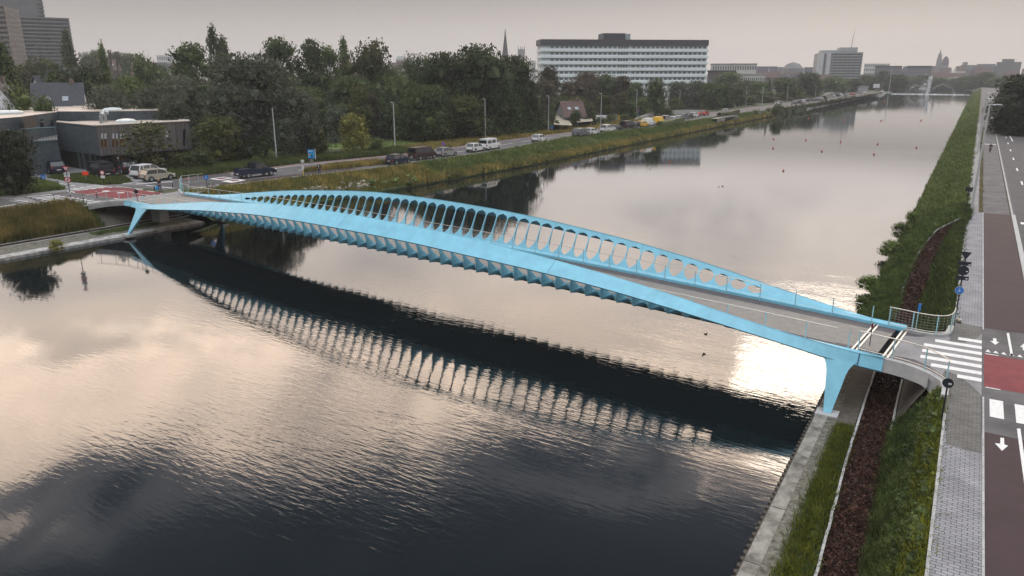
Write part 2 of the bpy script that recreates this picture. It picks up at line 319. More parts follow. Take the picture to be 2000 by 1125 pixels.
chip.strip(rowsR(lambda y:[(pL(y),y,pz(y)),((pL(y)+pR(y))/2,y,pz(y)+.03),(pR(y)+.15,y,pz(y))],YS),CHIP); tag(chip.build('chip_path'),kind='structure')
sl.strip(rowsR(lambda y:[(pR(y)+.1,y,pz(y)),((pR(y)+.62)/2,y,(pz(y)+ZT(y))/2-.05),(edge,y,ZT(y))],YS),GRASSG)
ys2=[99,110,125,150,180,220,270,330,400,500,620,750,900]
gr.strip([[(-4.95,y,1.05),(-2.5,y,2.4),(edge,y,3.93)] for y in ys2],GRASSG)
tag(gr.build('grass_bank_ground'),kind='structure'); tag(sl.build('grass_slope_ground'),kind='structure')
sp=MB(); sp.box(-5.02,-4.92,50,900,-1,1.15,SHEET); tag(sp.build('timber_bank_edge'),'dark timber edging along the waterline of the far right bank','edging')
# concrete edging of the chip path
def edging(fx,ys,name,lab):
    b=MB(); seg=[];
    for i in range(len(ys)-1):
        y0,y1=ys[i],ys[i+1]; n=max(1,int((y1-y0)/1.0))
        for k in range(n):
            a=y0+(y1-y0)*k/n; c=y0+(y1-y0)*(k+1)/n-.03; X0,X1=fx(a),fx(c); j=random.uniform(-.015,.015)
            P=[(X0+j-.05,a,0),(X0+j+.05,a,0),(X1+j+.05,c,0),(X1+j-.05,c,0)]; z=[pz(a),pz(a),pz(c),pz(c)]
            b.strip([[ (p[0],p[1],zz-.1) for p,zz in zip(P,z)],[(p[0],p[1],zz+.10) for p,zz in zip(P,z)]],CONCL,closed=True); b.face([(p[0],p[1],zz+.10) for p,zz in zip(P,z)],CONCL)
    return tag(b.build(name),lab,'edging')
edging(lambda y:pL(y)-.03,YS,'path_edging','long pale concrete edging on the water side of the bark chip path')
edging(lambda y:pR(y)+.03,[y for y in YS if y<47 and y>34],'path_edging','short concrete edging on the street side of the bark chip path under the bridge')
# ================================================================ GROUND
NE=[GL(*p) for p in ((0,425),(119,406),(150,403),(425,365),(550,349),(700,332.5),(800,321),(965,297.7),(1122,267),(1290,247.5),(1340,238),(1450,222),(1600,200),(1717,183))]
FE=[GL(*p) for p in ((375,346),(450,336),(600,317.5),(700,309),(800,299),(965,276),(1096,260),(1217,245),(1290,233),(1340,226),(1450,212),(1600,193),(1717,178))]
def il(P,y): P=sorted(P,key=lambda p:p[1]); return float(np.interp(y,[p[1] for p in P],[p[0] for p in P]))
NEx=lambda y: max(il(NE,y),-3000) if y<700 else -75; FEx=lambda y: il(FE,y)
YL=[-60,20,30,36,40,44,48,52,56,60,66,72,80,90,100,115,130,150,180,211,230,260,300,350,400,460,540,640,707]
gm=MB()
for y0,y1 in zip(YL[:-1],YL[1:]):
    rows=[]
    for y in (y0,y1): rows.append([(-3500,y,zl(y)-.03),(-400,y,zl(y)-.03),(-130,y,zl(y)-.03),(min(FEx(max(y,66)),-84) ,y,zl(y)-.03),(NEx(max(y,36))-.02,y,zl(y)-.03)])
    gm.strip(rows,LAND)
gm.face([(-3500,707,3.37),(-200,707,3.37),(-200,930,1.4),(-3500,930,1.4)],LAND)
gm.face([(-70,650,3.3),(-200,650,3.3),(-200,707,1.0),(-70,707,1.0)],LAND)
gm.face([(-3500,930,1.4),(60,930,1.4),(3500,930,1.4),(3500,6000,1.4),(-3500,6000,1.4)],LAND)
gm.face([(edge,-60,3.93),(3500,-60,3.93),(3500,930,3.93),(edge,930,3.93)],LAND)
tag(gm.build('ground'),kind='structure')
# left lower bank
YB=[y for y in YL if 20<=y<=56]; YC=[57]+[y for y in YL if y>=60]
lb=MB(); lb.strip([[(XW(y)-4.2,y,1.30),(XW(y)-1.35,y,1.17)] for y in YB],RUB); tag(lb.build('gravel_strip'),kind='structure')
lb=MB(); lb.strip([[(XW(y),y,-1),(XW(y),y,1.12),(XW(y)-1.4,y,1.18),(XW(y)-1.4,y,.9)] for y in YB],mat('pale_stone',(.17,.165,.16),.9,0,2.2,col2=(.42,.41,.40),bump=.03,bscale=6))
tag(lb.build('quay_wall'),'pale stone quay edge along the water under the left end of the bridge','quay wall')
lb=MB(); lb.strip([[(XW(y)-5.5,y,1.32),(XW(y)-4.2,y,1.32)] for y in YB],CHIP); tag(lb.build('chip_path'),kind='structure')
for off,hh_,ll_ in ((-5.6,.12,'landward row of pale edging beside the track under the left bridge end'),(-4.25,.10,'waterside row of pale edging beside the track under the left bridge end')):
    lb=MB()
    for yy in np.arange(22,57,1.0): lb.box(0,.1,0,.96,0,hh_,CONCL,T=lambda p,yy=yy:(p[0]+XW(yy+p[1])+off,yy+p[1],p[2]+1.28))
    tag(lb.build('path_edging'),ll_,'edging')
lb=MB()
for seg,mm in (([20,30,36,40,44],GRASSG),([44,48,52,57],PAVED)):
    lb.strip([[(min(NEx(max(y,36)),XW(y)-6.2)-.3,y,zl(y)-.03),(XW(y)-5.55,y,1.30)] for y in seg],mm)
lb.strip([[(NEx(y)-.05,y,zl(y)-.03),((NEx(y)+XW(y))/2,y,(zl(y)+1.1)/2+.2),(XW(y),y,1.1),(XW(y)+.02,y,-1)] for y in YC],GRASSG)
tag(lb.build('left_bank_ground'),kind='structure')
# ================================================================ ROADS (sheets 4 mm apart)
def sheet(mb,px,m,fn=G,z=None,dz=0):
    P=[(fn(u,v,z)) if fn is G else fn(u,v) for u,v in px]; P=[(p[0],p[1],p[2]+dz) for p in P]
    n=len(P); a=sum(P[i][0]*P[(i+1)%n][1]-P[(i+1)%n][0]*P[i][1] for i in range(n))
    mb.face(P if a>0 else P[::-1],m)
def S(name,items,kind='structure'):
    b=MB()
    for it in items: b.face([(x,y,it[1]) for x,y in it[0]],it[2])
    return tag(b.build(name),kind=kind)
def rect(x0,x1,y0,y1): return [(x0,y0),(x1,y0),(x1,y1),(x0,y1)]
Z=4.0
S('road',[(rect(edge,30,8,930),3.985,ASPH),(rect(5.1,30,50,236),3.99,ASPHD)])
S('pavement',[(rect(.8,2.17,12,34.2),4.0,PAVER),(rect(.8,2.17,49.9,93.4),4.0,PAVER),(rect(.62,1.8,93.5,260),4.0,PAVG)])
pd=MB()
sheet(pd,[(1848,868),(1917,886),(1917,772),(1900,755),(1875,735),(1845,722.5),(1838,740),(1846,745)],PAVERD,G,4.004)
sheet(pd,[(1852,669),(1885,669),(1910,660),(1917,652),(1918,640),(1868,628),(1858,655)],PAVERD,G,4.006); tag(pd.build('dark_pavement'),kind='structure')
S('cycle_path',[(rect(2.24,4.72,49.9,93.3),3.995,MAROON),(rect(2.24,8,12,34.4),3.995,MAROON)])
S('verge',[(rect(1.82,2.18,93.6,240),4.0,EARTH),(rect(4.62,4.72,93.6,236),4.004,EARTH)])
k=MB(); 
for x,y0,y1,w in ((2.17,12,38.4,.07),(2.17,49.3,93.4,.07),(4.74,50,93.3,.34),(4.76,93.3,236,.16),(.70,12,35.5,.1),(.70,50,93,.1)):
    yy=y0
    while yy<y1: k.box(x,x+w,yy,min(y1,yy+.97),3.7,4.03 if w<.3 else 4.06,CONC if w<.3 else CONCL); yy+=1.0
tag(k.build('kerb'),kind='structure')
rd=S('red_crossing',[(rect(2.24,14,39.9,44.9),3.992,REDP)])
mk=MB()
def R2(x0,x1,y0,y1,z=4.002): mk.face([(x0,y0,z),(x1,y0,z),(x1,y1,z),(x0,y1,z)],WHITE)
for i,(x0,yc) in enumerate(zip((1.0,-.1,-.6,-.62,-.64,-.1,1.1),(46.9,45.85,44.8,43.75,42.7,41.65,40.65))): R2(x0,2.14,yc-.25,yc+.25,4.03 if False else 4.012)
R2(2.45,2.98,36.2,38.35); R2(3.42,3.98,36.1,38.3); R2(4.4,4.95,36.0,38.2)
R2(2.3,2.9,44.92,45.02); R2(2.3,2.9,39.76,39.86)
sheet(mk,[(1966,650.4),(1971,650.4),(1979,694.8),(1974,694.8)],WHITE,G,4.002)
sheet(mk,[(1986,837),(1993,837),(2016,1000),(2008,1000)],WHITE,G,4.002)
for s_,pts in ((0,[(1954,854.6),(1961,855.5),(1961.5,868),(1969,870.5),(1957,880.5),(1943,865.5),(1953.5,866.5)]),(1,[(1939.5,660.3),(1946,661),(1946.5,667.3),(1951.7,668),(1944,673.5),(1933.6,665.4),(1939.5,666)]),(2,[(1999.5,671),(1992,678),(1997,677.5),(1998,684),(2006,685),(2005,678),(2011,678)])): sheet(mk,pts,WHITE,G,4.002)
for i in range(6): x=2.3+i*.36; mk.face([(x,45.35,4.002),(x+.26,45.3,4.002),(x+.13,45.75,4.002)],WHITE)
for i in range(7): R2(4.9+i*.62,5.3+i*.62,224,226.5)
R2(4.7,9.5,238,239.2); R2(2.3,4.5,185,186); 
for i in range(6): R2(6.6,6.8,120+i*17,124+i*17)
R2(5.4,6.1,88,89.2)
for i,(x,y) in enumerate(((7.2,236),(7.3,225),(7.5,214),(7.55,205))): R2(x,x+.2,y-9,y,4.002)
tag(mk.build('road_markings'),kind='structure')
# ---- left bank streets
def strip_between(mb,A_,B_,f0,f1,m,dz,ys):
    rows=[]
    for y in ys:
        a,b=A_(y),B_(y); rows.append([(a+(b-a)*f0,y,zl(y)+dz),(a+(b-a)*f1,y,zl(y)+dz)])
    mb.strip([[r[1],r[0]] for r in rows][::-1] if False else rows,m)
yr1=[66,72,80,90,100,115,130,150,180,211,230,260,300,350,400,460,540,640]
rb=MB(); strip_between(rb,FEx,NEx,0,1,ASPH,0,yr1); tag(rb.build('road'),kind='structure')
cp=MB(); strip_between(cp,FEx,NEx,.01,.13,mat('faded_cycle_path',(.17,.11,.11),.85,.15,1),.004,yr1[:14])
strip_between(cp,FEx,NEx,.78,.93,MAROON,.004,[66,72,80,90]); tag(cp.build('cycle_path'),kind='structure')
vg=MB(); strip_between(vg,FEx,NEx,.93,1.0,PAVG,.008,[66,72,80,90,100]); strip_between(vg,FEx,NEx,.875,.89,EARTH,.006,yr1[4:16]); tag(vg.build('pavement'),kind='structure')
mk=MB(); strip_between(mk,FEx,NEx,.14,.155,WHITE,.005,[72,80,90,100])
strip_between(mk,FEx,NEx,.145,.16,CONC,.06,[115,130,150,180,211,230,260,300,350,400])
for y in range(74,380,9): strip_between(mk,FEx,NEx,.50,.515,WHITE,.006,[y,y+5])
strip_between(mk,FEx,NEx,.84,.85,WHITE,.006,[100,115,130,150,180,211,230,260,300])
ww=lambda pts,m=WHITE,dz=.014: sheet(mk,pts,m,GL,dz=dz)
C5=lambda pts: [(x/5.882,300+y/5.882) for x,y in pts]
def line5(x0,y0,x1,y1,w=6): 
    dx,dy=x1-x0,y1-y0; l=math.hypot(dx,dy); ww(C5([(x0,y0-w/2),(x1,y1-w/2),(x1,y1+w/2),(x0,y0+w/2)]))
for a in ((1080,368,1290,388),(1000,378,1190,396),(920,388,1100,405),(840,397,1010,414),(790,405,920,422),(770,428,860,446)): line5(*a)
for a in ((310,500,590,470),(370,511,690,482),(420,521,760,492),(480,531,850,503),(540,541,910,513),(690,556,1000,525),(760,567,1080,535),(860,579,1160,545),(460,543,600,560),(600,560,720,578)): line5(*a)
for a in ((1530,505,1640,522),(1600,495,1740,510),(1680,484,1830,497),(1760,474,1910,484),(1840,462,1910,468),(1310,518,1500,535),(1260,536,1330,544)): line5(*a,w=5)
for a in ((1330,375,1420,386),(1420,385,1530,398),(1540,398,1640,408),(1560,412,1640,418),(1690,432,1780,440)): line5(*a,w=4)
for a in ((170,535,520,585),(0,612,190,582),(400,603,520,587),(690,345,860,372),(1400,348,1530,333),(1560,350,1990,322),(1680,365,2000,398)): line5(*a,w=5)
for k_ in range(7): line5(110+k_*34,540+k_*6,190+k_*34,556+k_*6,3)
ww([(408,349.5),(437,345.5),(456,348),(430,352)]); ww([(432,354),(462,349.5),(481,352),(452,357)])
ww([(418,349.3),(438,346.6),(448,348),(430,350.5)],REDP,.020); ww([(446,353),(462,350.8),(470,352),(455,354.5)],REDP,.020)
tag(mk.build('road_markings'),kind='structure')
jn=MB(); sheet(jn,[(0,384.5),(0,425),(119,406),(165,403),(250,396),(300,398),(370,383),(425,365),(450,336),(375,346),(262,356),(238,360),(201,361.5),(141,356),(90,347),(56,348.5),(105,356),(132.6,369.7)],PAVG,GL,dz=.0)
sheet(jn,[(262,356),(375,346),(430,338),(300,328),(200,318),(80,322),(30,330),(30,345),(90,347),(150,340),(238,343)],PAVG,GL,dz=.001)
tag(jn.build('pavement'),kind='structure')
jr=MB(); sheet(jr,[(0,388),(0,412.5),(85,400),(29,390)],ASPHD,GL,dz=.005); sheet(jr,[(155,366),(222,363),(320,371),(420,362),(450,336),(375,346),(272,357.5)],ASPH,GL,dz=.004); sheet(jr,[(272,359),(375,349),(450,338.5),(450,356),(380,364),(330,366)],ASPHD,GL,dz=.008)
sheet(jr,[(131,374),(45,385),(100,400),(150,399),(236,389),(140,376)],ASPH,GL,dz=.004)
tag(jr.build('road'),kind='structure')
jr=MB(); sheet(jr,[(0,412.5),(0,420),(119,402),(88,400)],MAROON,GL,dz=.006); tag(jr.build('cycle_path'),kind='structure')
jr=MB(); sheet(jr,C5([(805,440),(1265,385),(1500,405),(1880,455),(1600,490),(1395,520),(1150,490)]),REDP,GL,dz=.010); tag(jr.build('red_crossing'),kind='structure')
bl=MB()
for cx,cy in ((1215,434),(1385,452)):                                 # pale bicycle symbols on the red field
    for dx in (-22,22):
        c=GL(cx/5.882+dx/5.882*.6,300+cy/5.882); pts=[(c[0]+.28*math.cos(a),c[1]+.28*math.sin(a),c[2]+.022) for a in np.linspace(0,2*PI,11)]; bl.tube(pts,.05,WHITE,4,cap=False)
    a=GL((cx-14)/5.882,300+cy/5.882); b=GL((cx+14)/5.882,300+cy/5.882); bl.tube([(a[0],a[1],a[2]+.025),(b[0],b[1],b[2]+.025)],.05,WHITE,4)
tag(bl.build('cycle_symbols'),kind='structure')
# ================================================================ BRIDGE
BP=np.array([-80.8,49.2]); BD=np.array([.99480789,-.10177063]); BN=np.array([.10177063,.99480789])
LB=79.0
def Wd(s): return 6.9-1.3*s/79
def zd(s): x=s/79; return 4.12-.13*x+.58*4*x*(1-x)
def BX(s,o,z): p=BP+BD*s+BN*o; return (float(p[0]),float(p[1]),float(z))
Ts=([-1,0,5,7.3,11,18,26.5,31,35,40,46,51,56,60,65,67,70,73,76,79],[4.32,4.35,4.55,4.85,5.36,6.28,7.05,7.38,7.49,7.53,7.44,7.25,6.9,6.58,6.02,5.74,5.24,4.77,4.38,4.12])
Bs=([-1,0,3.5,5,7.5,10.9,18.2,28,35.6,42.2,46.9,52,56.4,59,63.3,67.1,70.2,73.7,76.3,79],[3.82,3.85,3.95,4.14,4.40,4.77,5.60,6.38,6.60,6.60,6.54,6.31,6.10,5.96,5.60,5.13,4.68,4.18,3.74,3.50])
Os=([11.9,15.9,19.9,24.8,29.5,34.3,38.8,44,47.6,52,56,60.4,63.6,66.7,69.8],[4.97,5.56,6.03,6.50,6.88,7.14,7.23,7.20,7.12,6.93,6.62,6.22,5.88,5.47,4.97])
def sm(tab,s):                                       # smoothed interpolation
    return float(np.mean([np.interp(s+q,tab[0],tab[1]) for q in (-2,-1,0,1,2)]))
def ot(s): return .3+1.45*max(0,math.sin(PI*min(max(s/79,0),1)))**.8
def ob(s): return ot(s)+.15+1.10*math.sin(PI*min(max(s/79,0),1))
Tz=lambda s:sm(Ts,s); Bz=lambda s:sm(Bs,s) if 3<s<75 else float(np.interp(s,*Bs)); Oz=lambda s:float(np.interp(s,*Os))
NOP=51; PIT=(69.8-11.9)/(NOP-1)
bridge=thing('bridge','pale blue steel bridge with two outward leaning arched girders across the canal','bridge',BX(39.5,3.1,4.6))
bl_=Vector(bridge.location)
def BB(mb,name,parent,**k):
    o=mb.build(name,parent,**k); o.location=(0,0,0)
    if parent is bridge: o.location=-bl_
    return o
def girder(side):
    # outward offset o>0 from the deck edge
    def P(s,o,z): return BX(s,-o if side<0 else Wd(s)+o,z)
    zi=lambda s: zd(s)+.30
    SS=list(np.arange(-1,79.01,1.0))
    g=MB()                                           # outer plate: front, top lip, back
    for q0,q1 in ((lambda s:P(s,ot(s)-.06,Tz(s)+.0),lambda s:P(s,ob(s),Bz(s))),(lambda s:P(s,ob(s),Bz(s)),lambda s:P(s,ob(s)-.07,Bz(s)-.09)),(lambda s:P(s,ob(s)-.07,Bz(s)-.09),lambda s:P(s,ot(s)-.06,Tz(s)-.15)),(lambda s:P(s,ot(s)-.06,Tz(s)-.15),lambda s:P(s,ot(s)-.06,Tz(s)))): g.strip([[q0(s),q1(s)] for s in SS],BLUE)
    root=BB(g,'girder',bridge)
    for s_ in (.6,19.5,39.3,59.1,77.85):               # welded joints between the girder sections
        q=MB(); w_=.035 if s_ in (.6,77.85) else .012; q.strip([[P(s_-w_,ot(s_)-.05,Tz(s_-w_)+.004),P(s_-w_,ob(s_)+.006,Bz(s_-w_)+.004)],[P(s_+w_,ot(s_)-.05,Tz(s_+w_)+.004),P(s_+w_,ob(s_)+.006,Bz(s_+w_)+.004)]],mat('seam_blue',(.03,.10,.16),.6,.1,3)); q.build('joint',root)
    # inner plate with openings
    I=MB(); end0=11.9-PIT/2; end1=69.8+PIT/2
    def inner(s,r):
        o0,z0,o1,z1=.28,zi(s),ot(s)-.03,Tz(s)-.01; return (o0+(o1-o0)*r,z0+(z1-z0)*r)
    def IP(s,r): o,z=inner(s,r); return P(s,o,z)
    for s0,s1 in ((-1,end0),(end1,79)):
        ss=np.linspace(s0,s1,12); I.strip([[IP(s,r) for r in (0,.33,.66,1)] for s in ss],BLUE)
    NR=17
    fins=[]
    def prof(sc):
        z0,z1=zi(sc),Tz(sc)-.01; rt=min(.95,(Oz(sc)-z0)/(z1-z0)); rb=.02 if rt>.5 else .08
        hgt=(z1-z0)*(rt-rb)*1.25; hm=PIT*.465; out=[]
        for k in range(NR):
            q=k/(NR-1); qq=1-(1-q)**1.0; r=rb+(rt-rb)*qq
            x=qq*hgt; cap_=min(hm,hgt*.5)
            top=(hgt-x); h=hm
            if top<cap_: h=hm*math.sqrt(max(0,1-((cap_-top)/cap_)**2))
            low=min(1.0,hgt*.6)
            if x<low: h=min(h,hm*math.sin(PI/2*(x/low))**.7)
            out.append((r,h))
        return out
    cells=[(11.9+i*PIT,prof(11.9+i*PIT)) for i in range(NOP)]
    for sc,pf in cells:
        s0,s1=sc-PIT/2,sc+PIT/2
        for sg,se in ((-1,s0),(1,s1)):
            rows=[[IP(se,0),IP(sc,0)]]+[[IP(se,r),IP(sc+sg*h,r)] for r,h in pf]+[[IP(se,1),IP(sc,1)]]
            I.strip(rows,BLUE)
    # outer ridge line of a fin: from the sawtooth tip to the chord's lower edge
    def ridge(s,r,rt):
        q=min(1,r/rt); o,z=inner(s,r); dp=float(np.interp(q,[0,.25,.5,.75,1],[.66,.34,.20,.13,.09]))*min(1,.5+(Tz(s)-zd(s))/5)
        return P(s,o+.84*dp,z-.54*dp)
    for i,(sc,pf) in enumerate(cells):
        rt=pf[-1][0]; topI=IP(sc,rt); 
        ra,rb_=ridge(sc-PIT/2,rt,rt),ridge(sc+PIT/2,rt,rt)
        I.face([topI,ra,rb_],BLUE)
    oI=I.build('inner_plate',root)
    for i in range(NOP+1):
        se=11.9+(i-.5)*PIT; f=MB() if 0<i<NOP else None
        tgt=f or MB()
        for sg,ci in ((1,i),(-1,i-1)):               # flank towards the cell on either side
            if not 0<=ci<NOP: continue
            sc,pf=cells[ci]; rt=pf[-1][0]
            rows=[[IP(sc,0),ridge(se,0,rt)]]+[[IP(sc-sg*h,r),ridge(se,r,rt)] for r,h in pf]
            tgt.strip(rows,BLUE)
        tgt.face([IP(se-PIT/2,0),ridge(se,0,1),IP(se+PIT/2,0)],BLUE)
        for s2 in (-1,1): tgt.face([P(se+s2*PIT/2,.0,zd(se)-.06),ridge(se,0,1),IP(se+s2*PIT/2,0)],BLUE)
        tgt.face([P(se-PIT/2,.0,zd(se)-.06),P(se+PIT/2,.0,zd(se)-.06),ridge(se,0,1)],BLUE)
        tgt.build('fin',root)
    # ledge between deck and openings
    K=MB(); K.strip([[P(s,0,zd(s)-.08),P(s,-.02,zd(s)),P(s,0,zd(s)+.17),P(s,.06,zd(s)+.20),P(s,.29,zi(s)),P(s,.33,zi(s)-.1)] for s in SS],BLUE)
    for a,b in ((-1,end0),(end1,79)):
        K.strip([[P(s,0,zd(s)-.25),P(s,ob(s)-.05,Bz(s)-.02)] for s in np.linspace(a,b,10)],BLUE)
    K.build('edge_beam',root)
    # railing inside the girder
    rl=MB()
    rl.tube([P(s,-.10,zd(s)+1.15) for s in np.arange(0,77.6,1.5)],.022,RAILM,6)
    rl.tube([P(s,-.10,zd(s)+.30) for s in np.arange(0,77.6,1.5)],.010,RAILM,4)
    rr=rl.build('railing',root)
    for s in np.arange(.3,77.8,2.26):
        p=MB(); p.box(-.03,.03,-.012,.012,0,1.15,mat('post_blue',(.30,.55,.62),.5,.1,5)); q=p.build('post',rr); q.location=P(s,-.10,zd(s)+.0)
    for o_ in (root,): o_.data.polygons.foreach_set('use_smooth',[True]*len(o_.data.polygons))
    # legs
    for footpx,zf,s0,s1 in (((250,457),1.32,2.6,5.6),((1615,806),1.2,76.0,77.9)):
        if side<0: F=G(footpx[0],footpx[1],zf)
        else:
            a=G(footpx[0],footpx[1],zf); p=np.array(a[:2])-BP; ss=p@BD; oo=-(p@BN); F=P(ss,oo,zf)
        fv=Vector(F); w=.19
        d=Vector((BD[0],BD[1],0)); nn=Vector((BN[0],BN[1],0))*(-side)   # inward... side<0 -> +
        nn=nn if side<0 else nn
        top0=Vector(P(s0,ob(s0)+.004,Bz(s0)+.05)); top1=Vector(P(s1,ob(s1)+.004,Bz(s1)+.05))
        inn=Vector((BN[0],BN[1],0))*(.30 if side<0 else -.30)
        rows=[]
        for q in (0,.06,.14,.25,.5,.75,1):
            flare=1+.38*(1-min(1,q/.25))**2
            c=(top0+top1)/2*(1-q)+fv*q; hw=((top1-top0).length/2*.62*flare)*(1-q)+w*q
            if q==0: c=(top0+top1)/2
            th=inn*(1-.1*q); rows.append([c-d*hw,c+d*hw,c+d*hw*.9+th,c-d*hw*.9+th])
        b=MB(); b.strip(rows,BLUE,closed=True); b.face(rows[-1][::-1],BLUE); leg=BB(b,'leg',bridge)
        b=MB(); c=fv; b.box(-.55,.55,-.35,.55,-.28,-.01,CONCL,T=lambda p,c=c:(c.x+p[0],c.y+p[1]*(1 if side<0 else -1),c.z+p[2])); b.build('footing',leg)
girder(-1); girder(1)
# deck slab and soffit
sd_=list(np.arange(-1,79.6,1.5))
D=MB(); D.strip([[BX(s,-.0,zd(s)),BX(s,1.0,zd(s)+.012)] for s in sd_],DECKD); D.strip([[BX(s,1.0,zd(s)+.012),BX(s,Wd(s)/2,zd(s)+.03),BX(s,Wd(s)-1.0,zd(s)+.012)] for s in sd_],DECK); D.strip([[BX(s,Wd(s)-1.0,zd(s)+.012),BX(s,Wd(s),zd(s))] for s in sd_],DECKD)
BB(D,'deck',bridge)
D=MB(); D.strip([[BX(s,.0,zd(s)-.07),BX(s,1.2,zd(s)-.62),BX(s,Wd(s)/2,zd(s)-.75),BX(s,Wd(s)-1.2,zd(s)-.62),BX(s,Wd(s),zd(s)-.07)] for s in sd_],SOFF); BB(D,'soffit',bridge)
for s in (77.4,78.95,-.2):
    j=MB()
    for k_ in (-.11,.11): j.strip([[BX(s+k_-.05,0.02,zd(s)+.05),BX(s+k_+.05,0.02,zd(s)+.05)],[BX(s+k_-.05,Wd(s)-.02,zd(s)+.05),BX(s+k_+.05,Wd(s)-.02,zd(s)+.05)]],mat('joint_steel',(.6,.58,.54),.45,.1,5,metal=.3))
    j.strip([[BX(s-.06,0.02,zd(s)+.045),BX(s+.06,0.02,zd(s)+.045)],[BX(s-.06,Wd(s)-.02,zd(s)+.045),BX(s+.06,Wd(s)-.02,zd(s)+.045)]],BLACK)
    BB(j,'expansion_joint',bridge)
# ---- approach slabs
def poly_slab(name,lab,top,th,m,mt):
    b=MB(); n=len(top); cnt=[(p[0],p[1],p[2]-th) for p in top]
    b.face(top,mt); b.face(cnt[::-1],m); b.strip([cnt+[cnt[0]],top+[top[0]]],m); return tag(b.build(name),lab,'slab')
def arc(p0,p1,p2,n=8): return [tuple((1-t)**2*np.array(p0)+2*t*(1-t)*np.array(p1)+t*t*np.array(p2)) for t in np.linspace(0,1,n)]
e0=BX(78.9,0,zd(79)); e1=BX(78.9,Wd(79),zd(79))
nearc=arc(e0,(-.3,40.9,4.0),(.62,39.2,4.0),10)+arc((.62,39.2,4.0),(.76,38.6,4.0),(.74,37.4,4.0),4)[1:]
farc=arc(e1,(-.2,46.2,4.0),(.35,46.9,4.0),8)+arc((.35,46.9,4.0),(.66,47.4,4.0),(.66,48.8,4.0),4)[1:]
top=nearc+[(.82,37.4,4.0),(.82,48.8,4.0)]+farc[::-1]
poly_slab('approach_slab','concrete approach slab between the right bridge end and the street',[(p[0],p[1],p[2]-.006) for p in top],.45,CONC,DECKD)
def fascia(name,lab,P,h,w=.22,up=.16,hs=None):
    b=MB(); rows=[]
    for i,p in enumerate(P):
        a=np.array(P[max(0,i-1)][:2]); c=np.array(P[min(len(P)-1,i+1)][:2]); t=(c-a)/np.linalg.norm(c-a); n_=np.array([t[1],-t[0]])
        hh=h if hs is None else h+(hs-h)*max(0,(i/(len(P)-1)-.55)/.45)
        rows.append([(p[0]-n_[0]*w*.3,p[1]-n_[1]*w*.3,p[2]-.05),(p[0]-n_[0]*w*.3,p[1]-n_[1]*w*.3,p[2]+up),(p[0]+n_[0]*w,p[1]+n_[1]*w,p[2]+up-.02),(p[0]+n_[0]*(w+.12),p[1]+n_[1]*(w+.12),p[2]+up-hh),(p[0],p[1],p[2]+up-hh)])
    b.strip(rows,CONC,closed=True); b.face(rows[0],CONC); b.face(rows[-1][::-1],CONC); return tag(b.build(name),lab,'wall')
fascia('wing_wall','curved concrete wing wall sweeping down on the near side of the right bridge end',nearc,.72,hs=1.5)
fascia('wing_wall','curved concrete kerb wall on the far side of the right bridge end',[(p[0],p[1],p[2]) for p in farc][::-1],.55)
inn=MB(); inn.face([(e0[0],e0[1]+.9,4.004),(-.9,42.0,4.003),(-.9,46.0,4.003),(e1[0],e1[1]-.9,4.004)],PAVG)
zz=[(-.9,42.0),(-.2,41.4),(.5,40.3),(1.2,39.9),(2.14,38.6),(2.14,48.6),(1.6,47.4),(.8,47.0),(-.2,46.9),(-.9,46.0)]
inn.face([(x,y,4.003) for x,y in zz],PAVG); tag(inn.build('crossing_surface'),kind='structure')
ab=MB(); ab.face([(pR(40)+.1,39.5,1.2),(-.1,39.5,3.5),(-.1,47.5,3.5),(pR(47)+.1,47.5,1.2)],PAVED); ab.face([(-.1,39.5,3.4),(-.1,47.5,3.4),(-.1,47.5,3.97),(-.1,39.5,3.97)],CONC)
ab.face([(-4.6,38,1.06),(pL(38)-.15,38,1.21),(pL(48)-.15,49,1.21),(-4.6,49,1.06)],PAVED)
tag(ab.build('abutment'),'dark paved abutment slope beside the chip path under the right bridge end','abutment')
# left end
l0=BX(-.9,0,zd(0)); l1=BX(-.9,Wd(0),zd(0))
ln=[l0]+arc(l0,(l0[0]-2.6,l0[1]+.1,4.05),GL(172,402,.12),8)[1:]
lf=[l1]+arc(l1,(l1[0]-1.5,l1[1]+.6,4.05),GL(352,371,.12),6)[1:]
far_=[GL(240,392,.03),GL(320,378,.03)]
top=ln+[GL(172,398,.05),GL(236,390,.04),GL(322,378.5,.04),GL(345,374,.05)]+lf[::-1]
b=MB(); b.face([(p[0],p[1],p[2]+.012) for p in top],PAVG); b.strip([[(p[0],p[1],p[2]-.45) for p in ln],[(p[0],p[1],p[2]+.01) for p in ln]],CONC); b.face([(p[0],p[1],p[2]-.45) for p in top],CONC); tag(b.build('approach_slab'),'concrete approach slab between the left bridge end and the red crossing','slab')
fascia('wing_wall','curved concrete wing wall on the near side of the left bridge end',ln,.62)
fascia('wing_wall','curved pale concrete wing wall on the far side of the left bridge end',lf[::-1],.6)
b=MB(); c=GL(313,414); b.box(-.8,.8,-.6,.6,0,1.5,CONCL,T=lambda p:(p[0]-81.6,p[1]+53.0,p[2]+1.3)); tag(b.build('bearing_block'),'pale concrete block standing on the track under the left bridge end','block')
b=MB(); b.box(-87,-86,49,58,0,3.0,PAVED); tag(b.build('abutment'),'dark abutment wall behind the track under the left bridge end','abutment')
